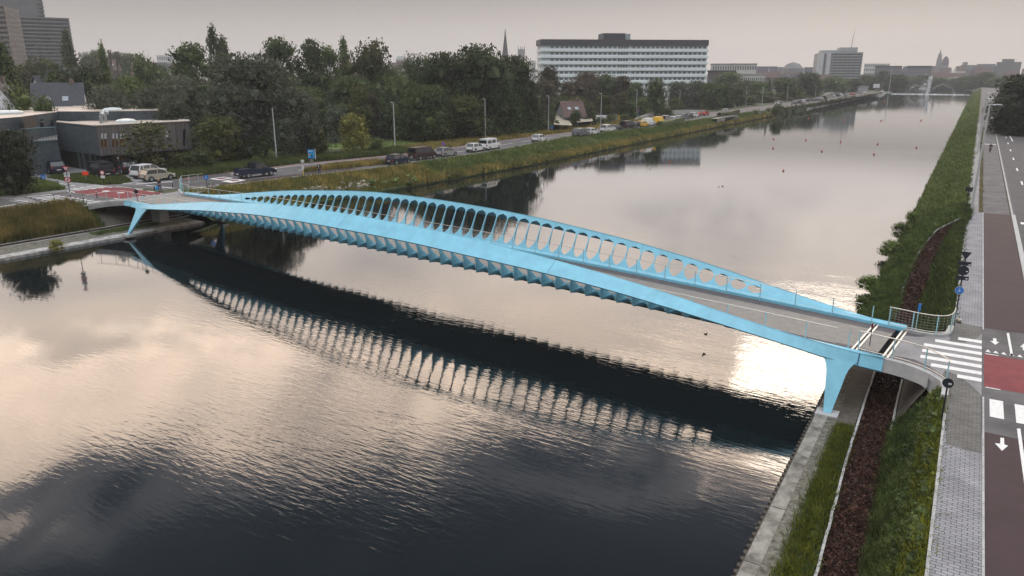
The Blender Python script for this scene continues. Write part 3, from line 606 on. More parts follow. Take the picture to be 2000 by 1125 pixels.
# ---- bent rail fences at the four ends
def fence(name,lab,P,h=1.1,step=1.5,frame=True,mesh=True,out=0):
    o=thing(name,lab,'railing',P[0]); L0=Vector(P[0]); Q=[Vector(p)-L0 for p in P]
    b=MB(); b.tube([q+Vector((0,0,h)) for q in Q],.028,RAILM,6); b.tube([q+Vector((0,0,.12)) for q in Q],.02,RAILM,6)
    if mesh:
        for i in range(len(Q)-1):
            a,c=Q[i],Q[i+1]; l=(c-a).length; n_=max(1,int(l/.16))
            for k_ in range(n_):
                p=a+(c-a)*(k_/n_); b.tube([p+Vector((0,0,.12)),p+Vector((0,0,h))],.0035,RAILM,3,cap=False)
        for k_ in range(1,6): b.tube([q+Vector((0,0,.12+(h-.12)*k_/6)) for q in Q],.0035,RAILM,3,cap=False)
    b.build('rail',o)
    acc=0; last=None; d_=[0]
    for i in range(1,len(Q)): d_.append(d_[-1]+(Q[i]-Q[i-1]).length)
    t=.05
    while t<=d_[-1]+.01:
        x=[float(np.interp(t,d_,[q[j] for q in Q])) for j in range(3)]
        p=MB(); p.box(-.03,.03,-.015,.015,-.05,h,mat('post_blue',(.30,.55,.62),.5,.1,5)); q=p.build('post',o); q.location=x; t+=step
    return o
up=lambda P,dz:[(p[0],p[1],p[2]+dz) for p in P]
fence('railing','curved steel railing on the near wing wall at the right bridge end',up([BX(77.6,.1,zd(78))]+nearc[:-2],.16),step=1.7,mesh=False)
fence('railing','curved mesh railing on the far kerb wall at the right bridge end',up([BX(78.0,Wd(78),zd(78))]+farc,.16),step=1.25)
fence('railing','railing curving along the near wing wall at the left bridge end',up([BX(1,.05,zd(0))]+ln,.16),step=1.6,mesh=False)
fence('railing','railing folded round the pale wing wall at the far side of the left bridge end',up([BX(0,Wd(0)+.1,zd(0))]+lf+[GL(356,362,.1),GL(398,357,.1)],.16),step=1.3,mesh=False)
# ================================================================ VEGETATION
def leaf_quads(C,size,nrm=None,asp=1.6,jit=.35):
    n=len(C); a=rng.normal(size=(n,3)); a/=np.linalg.norm(a,axis=1)[:,None]; b=rng.normal(size=(n,3)); b-= (b*a).sum(1)[:,None]*a; b/=np.linalg.norm(b,axis=1)[:,None]
    s=size*(1+jit*rng.normal(size=n)).clip(.4,2)[:,None]; a=a*s*asp/2; b=b*s/2
    V=np.stack([C-a*.9,C+b,C+a,C-b],1).reshape(-1,3); F=np.arange(4*n).reshape(n,4); return V,F
def ico(sub=1):
    bm=bmesh.new(); bmesh.ops.create_icosphere(bm,subdivisions=sub,radius=1); v=np.array([x.co[:] for x in bm.verts]); f=np.array([[q.index for q in p.verts] for p in bm.faces]); bm.free(); return v,f
ICO=ico(1)
def crown_mesh(name,blobs,leaf,dens,m,core=.72):
    """blobs: (x,y,z,rx,rz). crown of leaf clumps round each blob with an irregular inner core"""
    Vs=[];Fs=[];off=0
    for (x,y,z,rx,rz) in blobs:
        n=int(dens*(rx*rx*.6+rx*rz*.8)/(leaf*leaf)*.9); d=rng.normal(size=(n,3)); d/=np.linalg.norm(d,axis=1)[:,None]
        r=(.62+.42*rng.random(n)**.6)[:,None]; C=np.array([x,y,z])+d*r*np.array([rx,rx,rz]); C+=rng.normal(size=C.shape)*leaf*.5
        V,F=leaf_quads(C,leaf); Vs.append(V); Fs.append(F+off); off+=len(V)
        v=ICO[0]*(1+.22*rng.normal(size=(len(ICO[0]),1)))*np.array([rx,rx,rz])*core+np.array([x,y,z]); f=ICO[1]
        f4=np.concatenate([f,f[:,2:3]],1)
        # split the core into quads whose last corner repeats is invalid: make thin quads from triangles instead
        T=v[f]; mid=(T[:,0]+T[:,2])/2; q=np.stack([T[:,0],T[:,1],T[:,2],mid],1).reshape(-1,3); Vs.append(q); Fs.append(np.arange(len(q)).reshape(-1,4)+off); off+=len(q)
    V=np.concatenate(Vs); F=np.concatenate(Fs); return V,F
def blobs_round(n,h,w,base=.22,seed=0,lean=0):
    r=np.random.default_rng(seed); out=[]
    for i in range(n):
        t=r.random(); z=h*(base+(1-base)*t); rad=w/2*math.sqrt(max(.05,1-((t-.42)/.62)**2)); a=r.random()*2*PI; q=r.random()**.5*.78
        s=w*(.155+.10*r.random()); s2=s*(.8+.4*r.random()); out.append((rad*q*math.cos(a),rad*q*math.sin(a),min(z,h-s2*.9),s,s2))
    out.append((0,0,h*.55,w*.30,h*.26)); return out
def blobs_poplar(n,h,w,seed=0,tips=1):
    r=np.random.default_rng(seed); out=[]
    for i in range(n):
        t=r.random()**.9; z=h*(.12+.86*t); k=r.integers(tips); rad=w/2*(math.sin(PI*(.18+.82*t))**.8)*.75; a=r.random()*2*PI; off=(k-(tips-1)/2)*w*.42*(.5+t*.6)
        hh=z*(1-.12*k); s=w*(.20+.08*r.random())*(1.15-.6*t); out.append((off+rad*.6*math.cos(a),rad*.6*math.sin(a),hh,s,s*2.1))
    return out
def blobs_cone(n,h,w,seed=0):
    r=np.random.default_rng(seed); out=[]
    for i in range(n):
        t=r.random()**1.2; rad=w/2*(1-t)**.8*.8; a=r.random()*2*PI; s=w*.16*(1.1-.6*t); out.append((rad*math.cos(a),rad*math.sin(a),h*(.08+.88*t),s,s*1.4))
    return out
PROTO={}
def proto(kind,i=0):
    key=(kind,i)
    if key in PROTO: return PROTO[key]
    sd=hash_(kind)+i*17
    if kind=='round': bl=blobs_round(46,10,9,.16,sd); lf=.25; h,w=10,9; m='dark'
    elif kind=='dome': bl=blobs_round(60,10,9.6,.05,sd); lf=.20; h,w=10,9.6; m='dark'
    elif kind=='tall': bl=blobs_round(48,10,6,.12,sd); lf=.19; h,w=10,6; m='dark'
    elif kind=='willow': bl=blobs_round(60,10,9.5,.02,sd); lf=.19; h,w=10,9.5; m='grey'
    elif kind=='poplar': bl=blobs_poplar(120,10,3.2,sd,2); lf=.16; h,w=10,3.4; m='dark'
    elif kind=='poplar1': bl=blobs_poplar(80,10,3.2,sd,1); lf=.16; h,w=10,3.2; m='dark'
    elif kind=='cone': bl=blobs_cone(50,10,4.6,sd); lf=.2; h,w=10,4.6; m='dark'
    elif kind=='bush': bl=blobs_round(26,10,11,.0,sd); lf=.32; h,w=10,11; m='green'
    elif kind=='thin': bl=blobs_round(30,10,8,.2,sd); lf=.28; h,w=10,8; m='olive'
    V,F=crown_mesh('crown',bl,lf,{'thin':1.0}.get(kind,1.9),None,core={'thin':.25,'willow':.34}.get(kind,.46))
    V[:,2]=np.maximum(V[:,2],.15)
    me={}
    PROTO[key]=(V,F,h,w,m,bl,me); return PROTO[key]
def hash_(s): return sum(ord(c)*(i+3) for i,c in enumerate(s))
def trunk_mesh(kind,i,bl,h,w):
    b=MB(); b.tube([(0,0,-.6),(.05,0,h*.15),(.1,.05,h*.45),(.05,0,h*.8)],[.30,.24,.15,.05],BARK,7)
    r=random.Random(hash_(kind)+i)
    for q in r.sample(bl,min(8,len(bl))):
        z0=h*r.uniform(.15,.5); b.tube([(0,0,z0),(q[0]*.5,q[1]*.5,(z0+q[2])/2+.1),(q[0]*.9,q[1]*.9,q[2])],[.12,.08,.03],BARK,5)
    return b
def tree(kind,loc,h,w,label,mk=None,group=None,cat='tree',var=None,name=None):
    i=random.randrange(2) if var is None else var
    V,F,h0,w0,m,bl,me=proto(kind,i); mk=mk or m
    if mk not in me:
        o=npmesh('crown',V,F,LF[mk]); me[mk]=o.data; bpy.data.objects.remove(o)
    if 'trunk' not in me:
        t=trunk_mesh(kind,i,bl,h0,w0).build('trunk',smooth=True); me['trunk']=t.data; bpy.data.objects.remove(t)
    rt=thing(name or ('bush' if kind=='bush' else 'tree'),label,cat,loc,random.uniform(0,6.28) if kind not in('poplar',) else YAW,group); rt.scale=(w/w0,w/w0,h/h0)
    for nm,md in (('crown',me[mk]),('trunk',me['trunk'])):
        c=bpy.data.objects.new(nm,md); COL.objects.link(c); c.parent=rt
    return rt
def ptree(kind,u,vt,wpx,D,label,mk=None,group=None,cat='tree',zb=None,var=None):
    if zb is None and u<1720:                        # keep trees clear of the carriageway
        for _ in range(80):
            p=A(u,400,D); wm=wpx/FP*D
            if p[1]<66 or p[0]<FEx(p[1])-3.5-wm*.45: break
            D+=3
    p=A(u,400,D); z=zb if zb is not None else zl(p[1]); r=ray(u,vt); top=H+r[2]*D/math.hypot(r[0],r[1])
    dep=(np.array([p[0],p[1],z])-CP)@FW
    return tree(kind,(p[0],p[1],z-.15),max(1.0,top-z+.15),wpx/FP*dep,label,mk,group,cat,var)
T=ptree
# --- left edge and beside the wooden building
T('round',34,254,96,112,'dark leafy tree in front of the grey brick building at the left edge','deep')
T('tall',10,92,70,215,'dark tree at the far left edge below the curved apartment tower','dark')
T('poplar1',56,84,66,190,'tall dark conical tree standing in front of the white gabled house','dark',var=0)
T('bush',62,168,100,158,'dark green bush under the tall conical tree by the white gable','green',cat='bush')
T('bush',122,186,60,150,'small dark bush before the long slate roofed house','dark',cat='bush')
T('poplar1',181,66,40,330,'solitary columnar tree right of the stepped apartment tower','dark',var=1)
T('poplar1',243,88,34,235,'narrow tree beside the two bare trunks','dark',var=0)
T('round',322,107,62,262,'hazy round tree between the bare trunks and the tall round tree','dark')
T('round',118,112,60,300,'hazy broad tree at the foot of the apartment tower','olive')
T('bush',88,128,44,290,'yellowish hazy willow at the foot of the apartment tower','olive',cat='tree')
T('dome',200,130,130,185,'wide dark tree behind the flat roof of the wooden building','dark')
T('dome',160,142,80,200,'dark spreading tree behind the slate roofed house','dark')
T('dome',285,150,90,180,'dark tree behind the roof fans of the wooden building','dark')
T('willow',245,168,90,152,'grey green willow behind the left half of the flat roofs','grey')
T('willow',318,172,80,150,'grey green willow behind the right half of the flat roofs','grey')
T('willow',378,150,110,152,'grey green willow rising behind the right end of the wooden building','grey')
T('tall',402,86,92,212,'tall broad tree with a ragged crown left of the twin tipped poplar','dark')
T('dome',360,185,70,140,'rounded grey green bush tree at the right end of the wooden building','grey')
T('poplar',458,50,46,262,'twin tipped poplar standing high above its neighbours','dark',var=0)
T('thin',308,238,110,124,'sparse yellow green tree in front of the wooden facade','olive',var=0)
T('thin',362,296,60,126,'low sparse shrub tree at the right corner of the wooden facade','olive',var=1)
T('round',438,228,90,124,'low broad olive tree between the wooden building and the big willow','olive',var=0)
T('bush',398,292,70,116,'dark bush under the broad olive tree','dark',cat='bush')
T('willow',512,108,170,148,'very large grey willow behind the plain lamp post','grey',var=0)
T('willow',470,170,110,140,'grey willow crown leaning left of the largest willow','grey',var=1)
T('willow',585,176,110,144,'grey willow spilling right from the largest willow','grey',var=1)
T('bush',520,262,120,126,'dark undergrowth bush at the foot of the largest willow','dark',cat='bush')
T('willow',565,232,80,132,'tall grey shrub at the right foot of the largest willow','grey',var=0)
T('tall',572,76,84,205,'first of three tall dark trees behind the sports field lamp','dark',var=0)
T('tall',630,78,76,210,'second of three tall dark trees behind the sports field lamp','dark',var=1)
T('tall',662,92,52,218,'third and slimmest of three tall dark trees behind the sports field lamp','dark',var=0)
T('poplar1',690,80,38,262,'narrow poplar just left of the wide pale topped tree','dark',var=1)
T('round',728,82,100,215,'wide tree with a pale flat top beside the narrow poplar','olive',var=1)
T('dome',765,128,80,212,'dark round tree under the low skyline gap','dark')
T('round',825,106,66,255,'hazy tree left of the great dark tree group','dark')
T('dome',700,150,110,195,'dark tree above the field hedge, left of the yellowing tree','dark')
T('dome',610,170,100,185,'dark tree behind the sports field lamp pole','dark')
T('dome',800,150,100,190,'dark leafy tree over the right part of the field hedge','dark')
T('dome',872,106,120,182,'left dome of the great dark tree group','dark',var=0)
T('dome',942,90,150,184,'highest middle dome of the great dark tree group','dark',var=1)
T('dome',1003,112,100,186,'right dome of the great dark tree group','dark',var=0)
T('dome',838,168,110,172,'dark lower dome at the left foot of the great tree group','dark')
T('dome',985,178,90,178,'dark lower dome at the right foot of the great tree group','dark')
T('round',898,187,108,152,'lighter olive tree standing in front of the great dark tree group','olive',var=0)
T('bush',700,221,58,141,'bright yellow green bush tree on the field beside the road','yellow',var=0)
T('bush',668,204,56,172,'round blue green bush at the back of the field','grey',cat='bush')
T('tall',714,168,52,178,'tall yellowing tree at the back of the field','olive',var=1)
T('tall',738,182,34,180,'small rust brown tree right of the yellowing tree','brown',var=0)
T('bush',628,246,50,130,'pale olive bush left of the field fence','olive',cat='bush')
T('willow',612,190,50,150,'slim grey olive tree beside the sports field lamp','grey',var=1)
T('bush',742,268,30,139,'small dark bush behind the first lit lamp post','dark',cat='bush')
for i,(u,v,w,D) in enumerate(((640,206,70,186),(760,208,80,180),(800,212,70,176),(850,214,70,170),(590,214,60,176))):
    T('bush',u,v,w,D,('dark hedge bush closing the back of the field, '+('left of the blue green bush','behind the yellow green bush','left of the olive tree','beneath the great tree group','beside the grey willow')[i]),'dark',cat='bush',group='hedge bushes behind the field')
# --- middle, cafe house and hospital foreground
T('cone',1032,198,36,178,'leftmost dark conifer beside the house with red roof','dark',var=0)
T('cone',1052,202,34,174,'middle dark conifer beside the house with red roof','dark',var=1)
T('cone',1076,200,30,172,'rightmost dark conifer behind the round blue sign','dark',var=0)
T('bush',1045,232,70,162,'clipped dark hedge bush behind the third lit lamp post','dark',cat='bush')
T('bush',1015,238,60,158,'dark bush at the foot of the great tree group by the conifers','dark',cat='bush')
T('round',1120,216,24,190,'small rounded tree between the two pale sails','dark',var=0)
T('cone',1147,202,30,205,'dark pointed tree right of the house with red roof','dark',var=1)
T('bush',1168,228,26,196,'low dark bush left of the white parked van','dark',cat='bush')
T('round',1070,130,44,262,'bare topped brown tree at the left corner of the hospital','brown',var=0)
T('dome',1062,158,60,250,'brown green tree under the left corner of the hospital','brown')
for i,(k,u,v,w,D,m,l) in enumerate((('dome',1112,158,66,268,'brown','first brownish tree in front of the hospital'),('dome',1140,142,60,285,'brown','reddish tree before the second window bay of the hospital'),('round',1172,146,54,290,'dark','dark round tree before the hospital left of the stair bay'),('dome',1205,150,52,292,'brown','purple brown tree below the hospital stair bay'),('tall',1175,186,46,240,'olive','pale green ball tree behind the fifth lamp post'),('tall',1208,178,26,250,'olive','slender light green tree right of the pale green ball tree'),('dome',1232,162,40,285,'dark','hazy dark tree left of the great round tree by the hospital'),('round',1268,155,50,262,'dark','great dark round tree in front of the right half of the hospital'),('willow',1312,160,50,330,'grey','pale hazy willow below the right half of the hospital'),('willow',1345,158,44,338,'grey','second pale hazy willow below the right corner of the hospital'),('dome',1372,162,48,318,'dark','dark tree at the right corner of the hospital'),('dome',1398,166,38,322,'dark','left dark tree of the pair behind the small underpass'),('tall',1424,170,40,324,'dark','right dark tree of the pair behind the small underpass'),('bush',1292,210,30,262,'dark','dark round bush beside the concrete ramp wall'),('bush',1185,224,24,225,'dark','low bush behind the yellow poster board'),('bush',1212,222,26,222,'green','leafy green bush right of the yellow poster board'),('dome',1405,141,60,470,'dark','hazy tree under the pale framed building'),('dome',1440,158,60,460,'olive','hazy olive tree line before the pale office wing'),('cone',1480,149,16,420,'dark','small pointed tree in the middle distance'),('dome',1462,160,50,430,'dark','dark round tree left of the small pointed tree'),('dome',1512,152,60,440,'dark','wide dark tree left of the white billboard'),('dome',1555,142,50,480,'dark','tall dark tree behind the white billboard'),('tall',1570,154,22,440,'dark','slim dark tree right of the white billboard'),('bush',1475,188,60,380,'olive','low pale scrub beside the road in the middle distance'),('dome',1600,150,60,560,'dark','dark tree at the foot of the tall balcony tower'),('dome',1662,146,44,540,'dark','dark rounded tree beside the white gabled villa'),('tall',1690,138,30,600,'dark','upright dark tree right of the balcony tower'),('dome',1640,154,40,600,'dark','low dark tree behind the white gabled villa'),('dome',1497,210,0,0,'','' ))):
    if w: T(k,u,v,w,D,l,m,cat='bush' if k=='bush' else 'tree')
T('bush',1500,203,28,308,'dark bush growing on the left bank above the water','dark',cat='bush',zb=1.6)
# far end of the basin and beyond: hazy tree rows
ft=[(1715,146,50,760),(1742,150,50,930),(1768,147,46,930),(1795,150,40,940),(1830,152,36,940),(1842,149,30,930),(1868,146,44,900),(1886,141,40,880),(1905,150,40,860),(1925,148,40,840),(1950,146,44,800),(1985,146,40,800),(1730,156,46,900),(1810,158,60,960)]
for i,(u,v,w,D) in enumerate(ft): T('dome',u,v,w,D,'hazy tree in the row at the far end of the basin','dark',group='trees at the far end of the basin',zb=1.6)
mid=[(1330,186,40,352),(1352,190,40,350),(1440,186,50,362),(1400,192,40,345),(1505,180,60,400),(1530,178,50,410),(1550,186,40,400),(1470,176,50,410),(1430,178,40,390),(1245,190,40,268),(1120,188,50,232),(1090,186,50,226),(1140,196,40,228),(1225,196,30,250),(1310,190,30,300)]
for i,(u,v,w,D) in enumerate(mid): T('bush',u,v,w,D,'low scrub bush among others beyond the road in front of the hospital','dark' if i%2 else 'olive',group='scrub bushes beyond the road',cat='bush')
lf_=[(140,118,40,420),(215,104,36,520),(232,100,30,540),(268,104,40,520),(290,106,36,540),(310,112,30,480),(345,128,40,420),(150,128,50,330),(390,120,60,300),(500,118,60,300)]
for i,(u,v,w,D) in enumerate(lf_): T('dome',u,v,w,D,'hazy tree among the roofs of the left background','dark',group='hazy trees among the roofs on the left')
# right side
for i,(u,v,w,D,l) in enumerate(((1968,148,132,222,'great dark tree at the right edge beside the road'),(1938,172,58,236,'dark tree overhanging the path, left of the great dark tree'),(2004,160,70,216,'dark tree cut by the right edge of the photo'),(1962,196,70,214,'low dark foliage tree closing the path'))): T('dome',u,v,w,D,l,'deep',zb=4.0)
bb=[(1722,540,46,66,1.2,'first bush leaning over the water beyond the right bridge end'),(1752,470,44,80,1.3,'dark bush on the water edge beyond the right bridge end'),(1770,435,40,90,1.3,'dark bush halfway along the curving path edge'),(1786,412,30,98,1.3,'bush on the water edge below the mown slope'),(1712,580,26,60,1.0,'small bush at the water edge beside the far bridge end'),(1868,262,26,232,1.2,'bush on the far water edge of the mown slope'),(1880,250,30,238,1.4,'dark round bush on the far mown slope'),(1893,208,16,330,1.4,'small bush on the right bank near the big tree')]
for u,v,w,D,zb,l in bb: T('bush',u,v,w,D,l,'green' if D<120 else 'dark',cat='bush',zb=zb)
# two bare trunks and a stump pole
for u,vt,l in ((256,98,'left of two bare dead trunks'),(269,101,'right of two bare dead trunks, taller')):
    p=A(u,400,225); r=ray(u,vt); top=H+r[2]*225/math.hypot(r[0],r[1]); b=MB(); dx=1.2 if u<260 else 2.2
    b.tube([(dx,0,0),(dx*.6,0,(top-3.3)*.4),(0,0,(top-3.3)*.8),(-.2,0,top-3.3)],[.5,.42,.36,.28],mat('dead_wood',(.13,.115,.10),.9,.3,2),7); b.tube([(0,0,(top-3.3)*.8),(.9,0,top-3.2)],[.22,.12],MATS['dead_wood'],6)
    tag(b.build('dead_trunk',loc=(p[0],p[1],3.3)),l,'dead tree')
# ---------------------------------------------------------------- grass as many blades
def blades(name,pts,h,w,m,lean=.35,nb=3,spread=.12,label=None):
    P=np.array(pts,dtype=float); n=len(P); P=np.repeat(P,nb,0); hh=np.repeat(np.asarray(h)*np.ones(n),nb)*(.6+.7*rng.random(len(P)))
    P[:,:2]+=rng.normal(size=(len(P),2))*spread; a=rng.random(len(P))*2*PI; ww=w*(.6+.8*rng.random(len(P)))
    dx,dy=np.cos(a)*ww/2,np.sin(a)*ww/2; lx,ly=rng.normal(size=len(P))*lean*hh,rng.normal(size=len(P))*lean*hh
    z0=P[:,2]-.04
    v0=np.stack([P[:,0]-dx,P[:,1]-dy,z0],1); v1=np.stack([P[:,0]+dx,P[:,1]+dy,z0],1)
    v2=np.stack([P[:,0]+dx*.7+lx*.5,P[:,1]+dy*.7+ly*.5,z0+hh*.6],1); v3=np.stack([P[:,0]-dx*.2+lx,P[:,1]-dy*.2+ly,z0+hh],1)
    V=np.stack([v0,v1,v2,v3],1).reshape(-1,3); F=np.arange(len(V)).reshape(-1,4); o=npmesh(name,V,F,m); return tag(o,label,name.replace('_',' '),kind='stuff')
def noise2(x,y,s,seed=0):
    return .5+.25*(np.sin(x/s*1.7+seed)+np.sin(y/s*1.3+seed*2.1+1.3*np.sin(x/s*.9)))+.0*x
# right bank, near: three belts
def belt(x0f,x1f,zf,y0,y1,n,thr=0,seed=0,sc=1.2):
    y=y0+(y1-y0)*rng.random(n); t=rng.random(n); out=[]
    nz=noise2(t*3,y,sc,seed)
    for yy,tt,q in zip(y,t,nz):
        if q<thr: continue
        X0,X1=x0f(yy),x1f(yy); out.append((X0+(X1-X0)*tt,yy,zf(yy,tt)))
    return out
slopez=lambda y,t: pz(y)+(3.93-pz(y))*t
wat_z=lambda y,t: 1.1+.08*t
pts=belt(lambda y:-3.75,lambda y:pL(y)-.12,wat_z,17,38.2,9000,.12); blades('grass',pts[:5500],.24,.028,LF['lush'],.35); blades('weeds',pts[5500:],.30,.03,LF['lime'],.3)
pts=belt(lambda y:pR(y)+.02,lambda y:.66,slopez,17,39.3,20000,.05); blades('grass',pts,.17,.03,LF['lush'],.45)
pts=belt(lambda y:.15,lambda y:.68,lambda y,t:3.2+.7*t,17,39.0,5200,.10,2); blades('weeds',pts,.28,.03,LF['lime'],.35)
V,F=[],[]
def clumps(name,pts,r,leaf,dens,m,label=None,zs=.7):
    bl=[(p[0],p[1],p[2]+r*.3*q,r*q,r*zs*q) for p in pts for q in [random.uniform(.6,1.35)]]
    V,F=crown_mesh(name,bl,leaf,dens,None,core=.6); o=npmesh(name,V,F,m); return tag(o,label,name.replace('_',' '),kind='stuff')
clumps('ground_cover',belt(lambda y:pR(y)+.2,lambda y:.45,slopez,16,38.8,620,.0,3),.24,.055,1.0,LF['lush'])
clumps('ground_cover',belt(lambda y:-3.5,lambda y:pL(y)-.3,wat_z,17,34,110,.0,5),.17,.055,.9,LF['lush'])
clumps('ground_cover',belt(lambda y:.2,lambda y:.6,lambda y,t:3.3+.6*t,17,38.5,120,.0,1),.16,.05,.9,LF['lime'])
# right bank beyond the bridge
pts=belt(lambda y:-4.9,lambda y:pL(y)-.15,lambda y,t:E_(y)*(1-t)+pz(y)*t+.1*math.sin(PI*t),49.5,99,22000,.0); blades('grass',pts,.50,.05,LF['lush'],.4)
clumps('ground_cover',belt(lambda y:-4.9,lambda y:pL(y)-.5,lambda y,t:E_(y)*(1-t)+pz(y)*t,50,99,110,.0,4),.36,.12,.9,LF['green'])
pts=belt(lambda y:pR(y)+.05,lambda y:.6,slopez,49.5,97,12000,.0); blades('grass',pts,.42,.05,LF['lush'],.4)
clumps('ground_cover',belt(lambda y:pR(y)+.3,lambda y:.45,slopez,50,95,60,.0,6),.28,.10,.9,LF['lime'])
pts=belt(lambda y:-4.85,lambda y:.6,lambda y,t:1.05+2.85*t+.3*math.sin(PI*t),99,300,26000,.0); blades('grass',pts,.50,.14,LF['green'],.5,2)
pts=belt(lambda y:-4.85,lambda y:.6,lambda y,t:1.05+2.85*t+.3*math.sin(PI*t),300,760,16000,.0); blades('grass',pts,.6,.5,LF['green'],.5,2)
clumps('ground_cover',belt(lambda y:-4.85,lambda y:-3.6,lambda y,t:1.1+.6*t,99,420,40,.0,6),.5,.25,.9,LF['green'])
pts=belt(lambda y:1.82,lambda y:2.16,lambda y,t:4.0,94,200,2500,.3); blades('weeds',pts,.12,.05,LF['reed'],.5,2)
# left bank
def lrow(x0f,x1f,y0,y1,n,zf): 
    y=y0+(y1-y0)*rng.random(n)**1.0; t=rng.random(n); return [(x0f(a)+(x1f(a)-x0f(a))*b,a,zf(a,b)) for a,b in zip(y,t)]
topL=lambda y:min(NEx(max(y,36)),XW(y)-6.2)-.3
zb_=lambda y,t:(zl(y)-.03)*(1-t)+1.32*t
blades('reeds',lrow(lambda y:topL(y)-.1,lambda y:XW(y)-5.7,30,46.5,12000,zb_),1.15,.08,LF['reed'],.12,3,.1)
blades('grass',lrow(lambda y:topL(y)-.1,lambda y:XW(y)-5.7,30,47.5,3500,zb_),.8,.06,LF['green'],.25,3,.1)
blades('grass',lrow(lambda y:XW(y)-4.1,lambda y:XW(y)-2.2,44.5,52,900,lambda y,t:1.32),.18,.06,LF['lush'],.5,3)
zs_=lambda y,t: (zl(y)-.03)*(1-t)+1.1*t+.4*t*(1-t)
blades('reeds',lrow(lambda y:NEx(y)+1.2,lambda y:XW(y)-.3,59,100,4500,zs_),.6,.06,LF['reed'],.15,3,.15)
blades('grass',lrow(lambda y:NEx(y)+.5,lambda y:XW(y)-.3,59,104,14000,zs_),.42,.06,LF['green'],.3,3,.15)
blades('grass',lrow(lambda y:NEx(y)-.1,lambda y:XW(y)-.2,100,300,34000,zs_),.55,.16,LF['green'],.4,2,.25)
blades('reeds',lrow(lambda y:(NEx(y)+2*XW(y))/3,lambda y:XW(y)+.1,92,330,9000,lambda y,t:1.6*(1-t)+1.1*t),.9,.16,LF['reed'],.2,2,.25)
clumps('ground_cover',lrow(lambda y:(NEx(y)+XW(y))/2,lambda y:XW(y)+.2,88,330,230,lambda y,t:1.6*(1-t)+1.1*t),.75,.20,.9,LF['olive'])
clumps('ground_cover',lrow(lambda y:NEx(y),lambda y:XW(y)+.2,300,620,200,zs_),1.2,.4,.9,LF['olive'])
clumps('dry_flowers',[GL(u+random.uniform(-9,9),v+random.uniform(-5,5),-.9) for u,v in ((615,372),(630,370),(650,367),(662,362),(680,364),(695,358),(705,362),(718,352),(640,372),(672,368),(700,366),(715,360),(600,372),(690,368))],.55,.12,1.5,LF['wgrey'])
clumps('ground_cover',[GL(u+random.uniform(-8,8),v+random.uniform(-4,4),-1.5) for u,v in ((735,358),(745,350),(760,356),(775,352),(790,348),(740,366),(810,350),(756,346))],.9,.2,1.2,LF['green'])
# verges beyond the road
zv=lambda y,t:zl(y)
blades('grass',lrow(lambda y:FEx(y)-7,lambda y:FEx(y)-.2,66,118,13000,zv),.85,.10,LF['green'],.25,3,.2)
blades('grass',lrow(lambda y:FEx(y)-9,lambda y:FEx(y)-.2,112,240,14000,zv),.6,.16,LF['reed'],.3,2,.3)
blades('reeds',[GL(u,v) for u,v in [(595+ (757-595)*t+0,337-(337-321)*t-s*(7 if t<.9 else 3)*min(1,t*3)) for t,s in zip(rng.random(2600),rng.random(2600))]],.75,.07,LF['reed'],.15,3,.1)
def inpoly(P,n):
    xs=[p[0] for p in P]; ys=[p[1] for p in P]; out=[]
    while len(out)<n:
        x,y=random.uniform(min(xs),max(xs)),random.uniform(min(ys),max(ys)); c=False
        for i in range(len(P)):
            a,b=P[i],P[i-1]
            if (a[1]>y)!=(b[1]>y) and x<(b[0]-a[0])*(y-a[1])/(b[1]-a[1])+a[0]: c=not c
        if c: out.append((x,y,zl(y)))
    return out
ig=[GL(*p)[:2] for p in ((92,347),(141,355),(201,360.5),(238,359),(257,355.5),(238,344),(150,341))]
blades('grass',inpoly(ig,3600),.45,.07,LF['green'],.3,3,.1)
lgp=[GL(*p)[:2] for p in ((-60,388),(0,383),(128,369.5),(104,357),(56,349.5),(0,352),(-80,352))]
blades('grass',inpoly(lgp,4500),.5,.08,LF['green'],.3,3,.1)
fp=[GL(*p)[:2] for p in ((600,300),(760,296),(1000,268),(1000,240),(600,240))]
b=MB(); b.face([(p[0],p[1],3.42) for p in (GL(640,292),GL(800,285),GL(960,262),GL(960,248),(GL(640,262)))],mat('meadow',(.075,.115,.025),.9,0,.5,col2=(.14,.19,.045))); tag(b.build('meadow'),kind='structure')
blades('grass',inpoly([p[:2] for p in (GL(640,290),GL(800,284),GL(960,262),GL(960,250),(GL(640,264)))],7000),.25,.16,LF['green'],.4,2,.2)

pts=[(pL(y)+(pR(y)-pL(y))*t,y,pz(y)+.045) for y,t in zip(15+32*rng.random(9000),rng.random(9000))]
V,F=leaf_quads(np.array(pts),.055,asp=2.2); tag(npmesh('bark_chips_layer',V,F,leafmat('chip_bits',(.009,.005,.004),(.075,.034,.022),3.0,tr=0)),'loose brown bark chips covering the near path','bark chips',kind='stuff')
pts=[(pL(y)+(pR(y)-pL(y))*t,y,pz(y)+.045) for y,t in zip(47+50*rng.random(7000),rng.random(7000))]
V,F=leaf_quads(np.array(pts),.09,asp=2.2); tag(npmesh('bark_chips_layer',V,F,MATS['chip_bits']),'loose brown bark chips covering the curving far path','bark chips',kind='stuff')
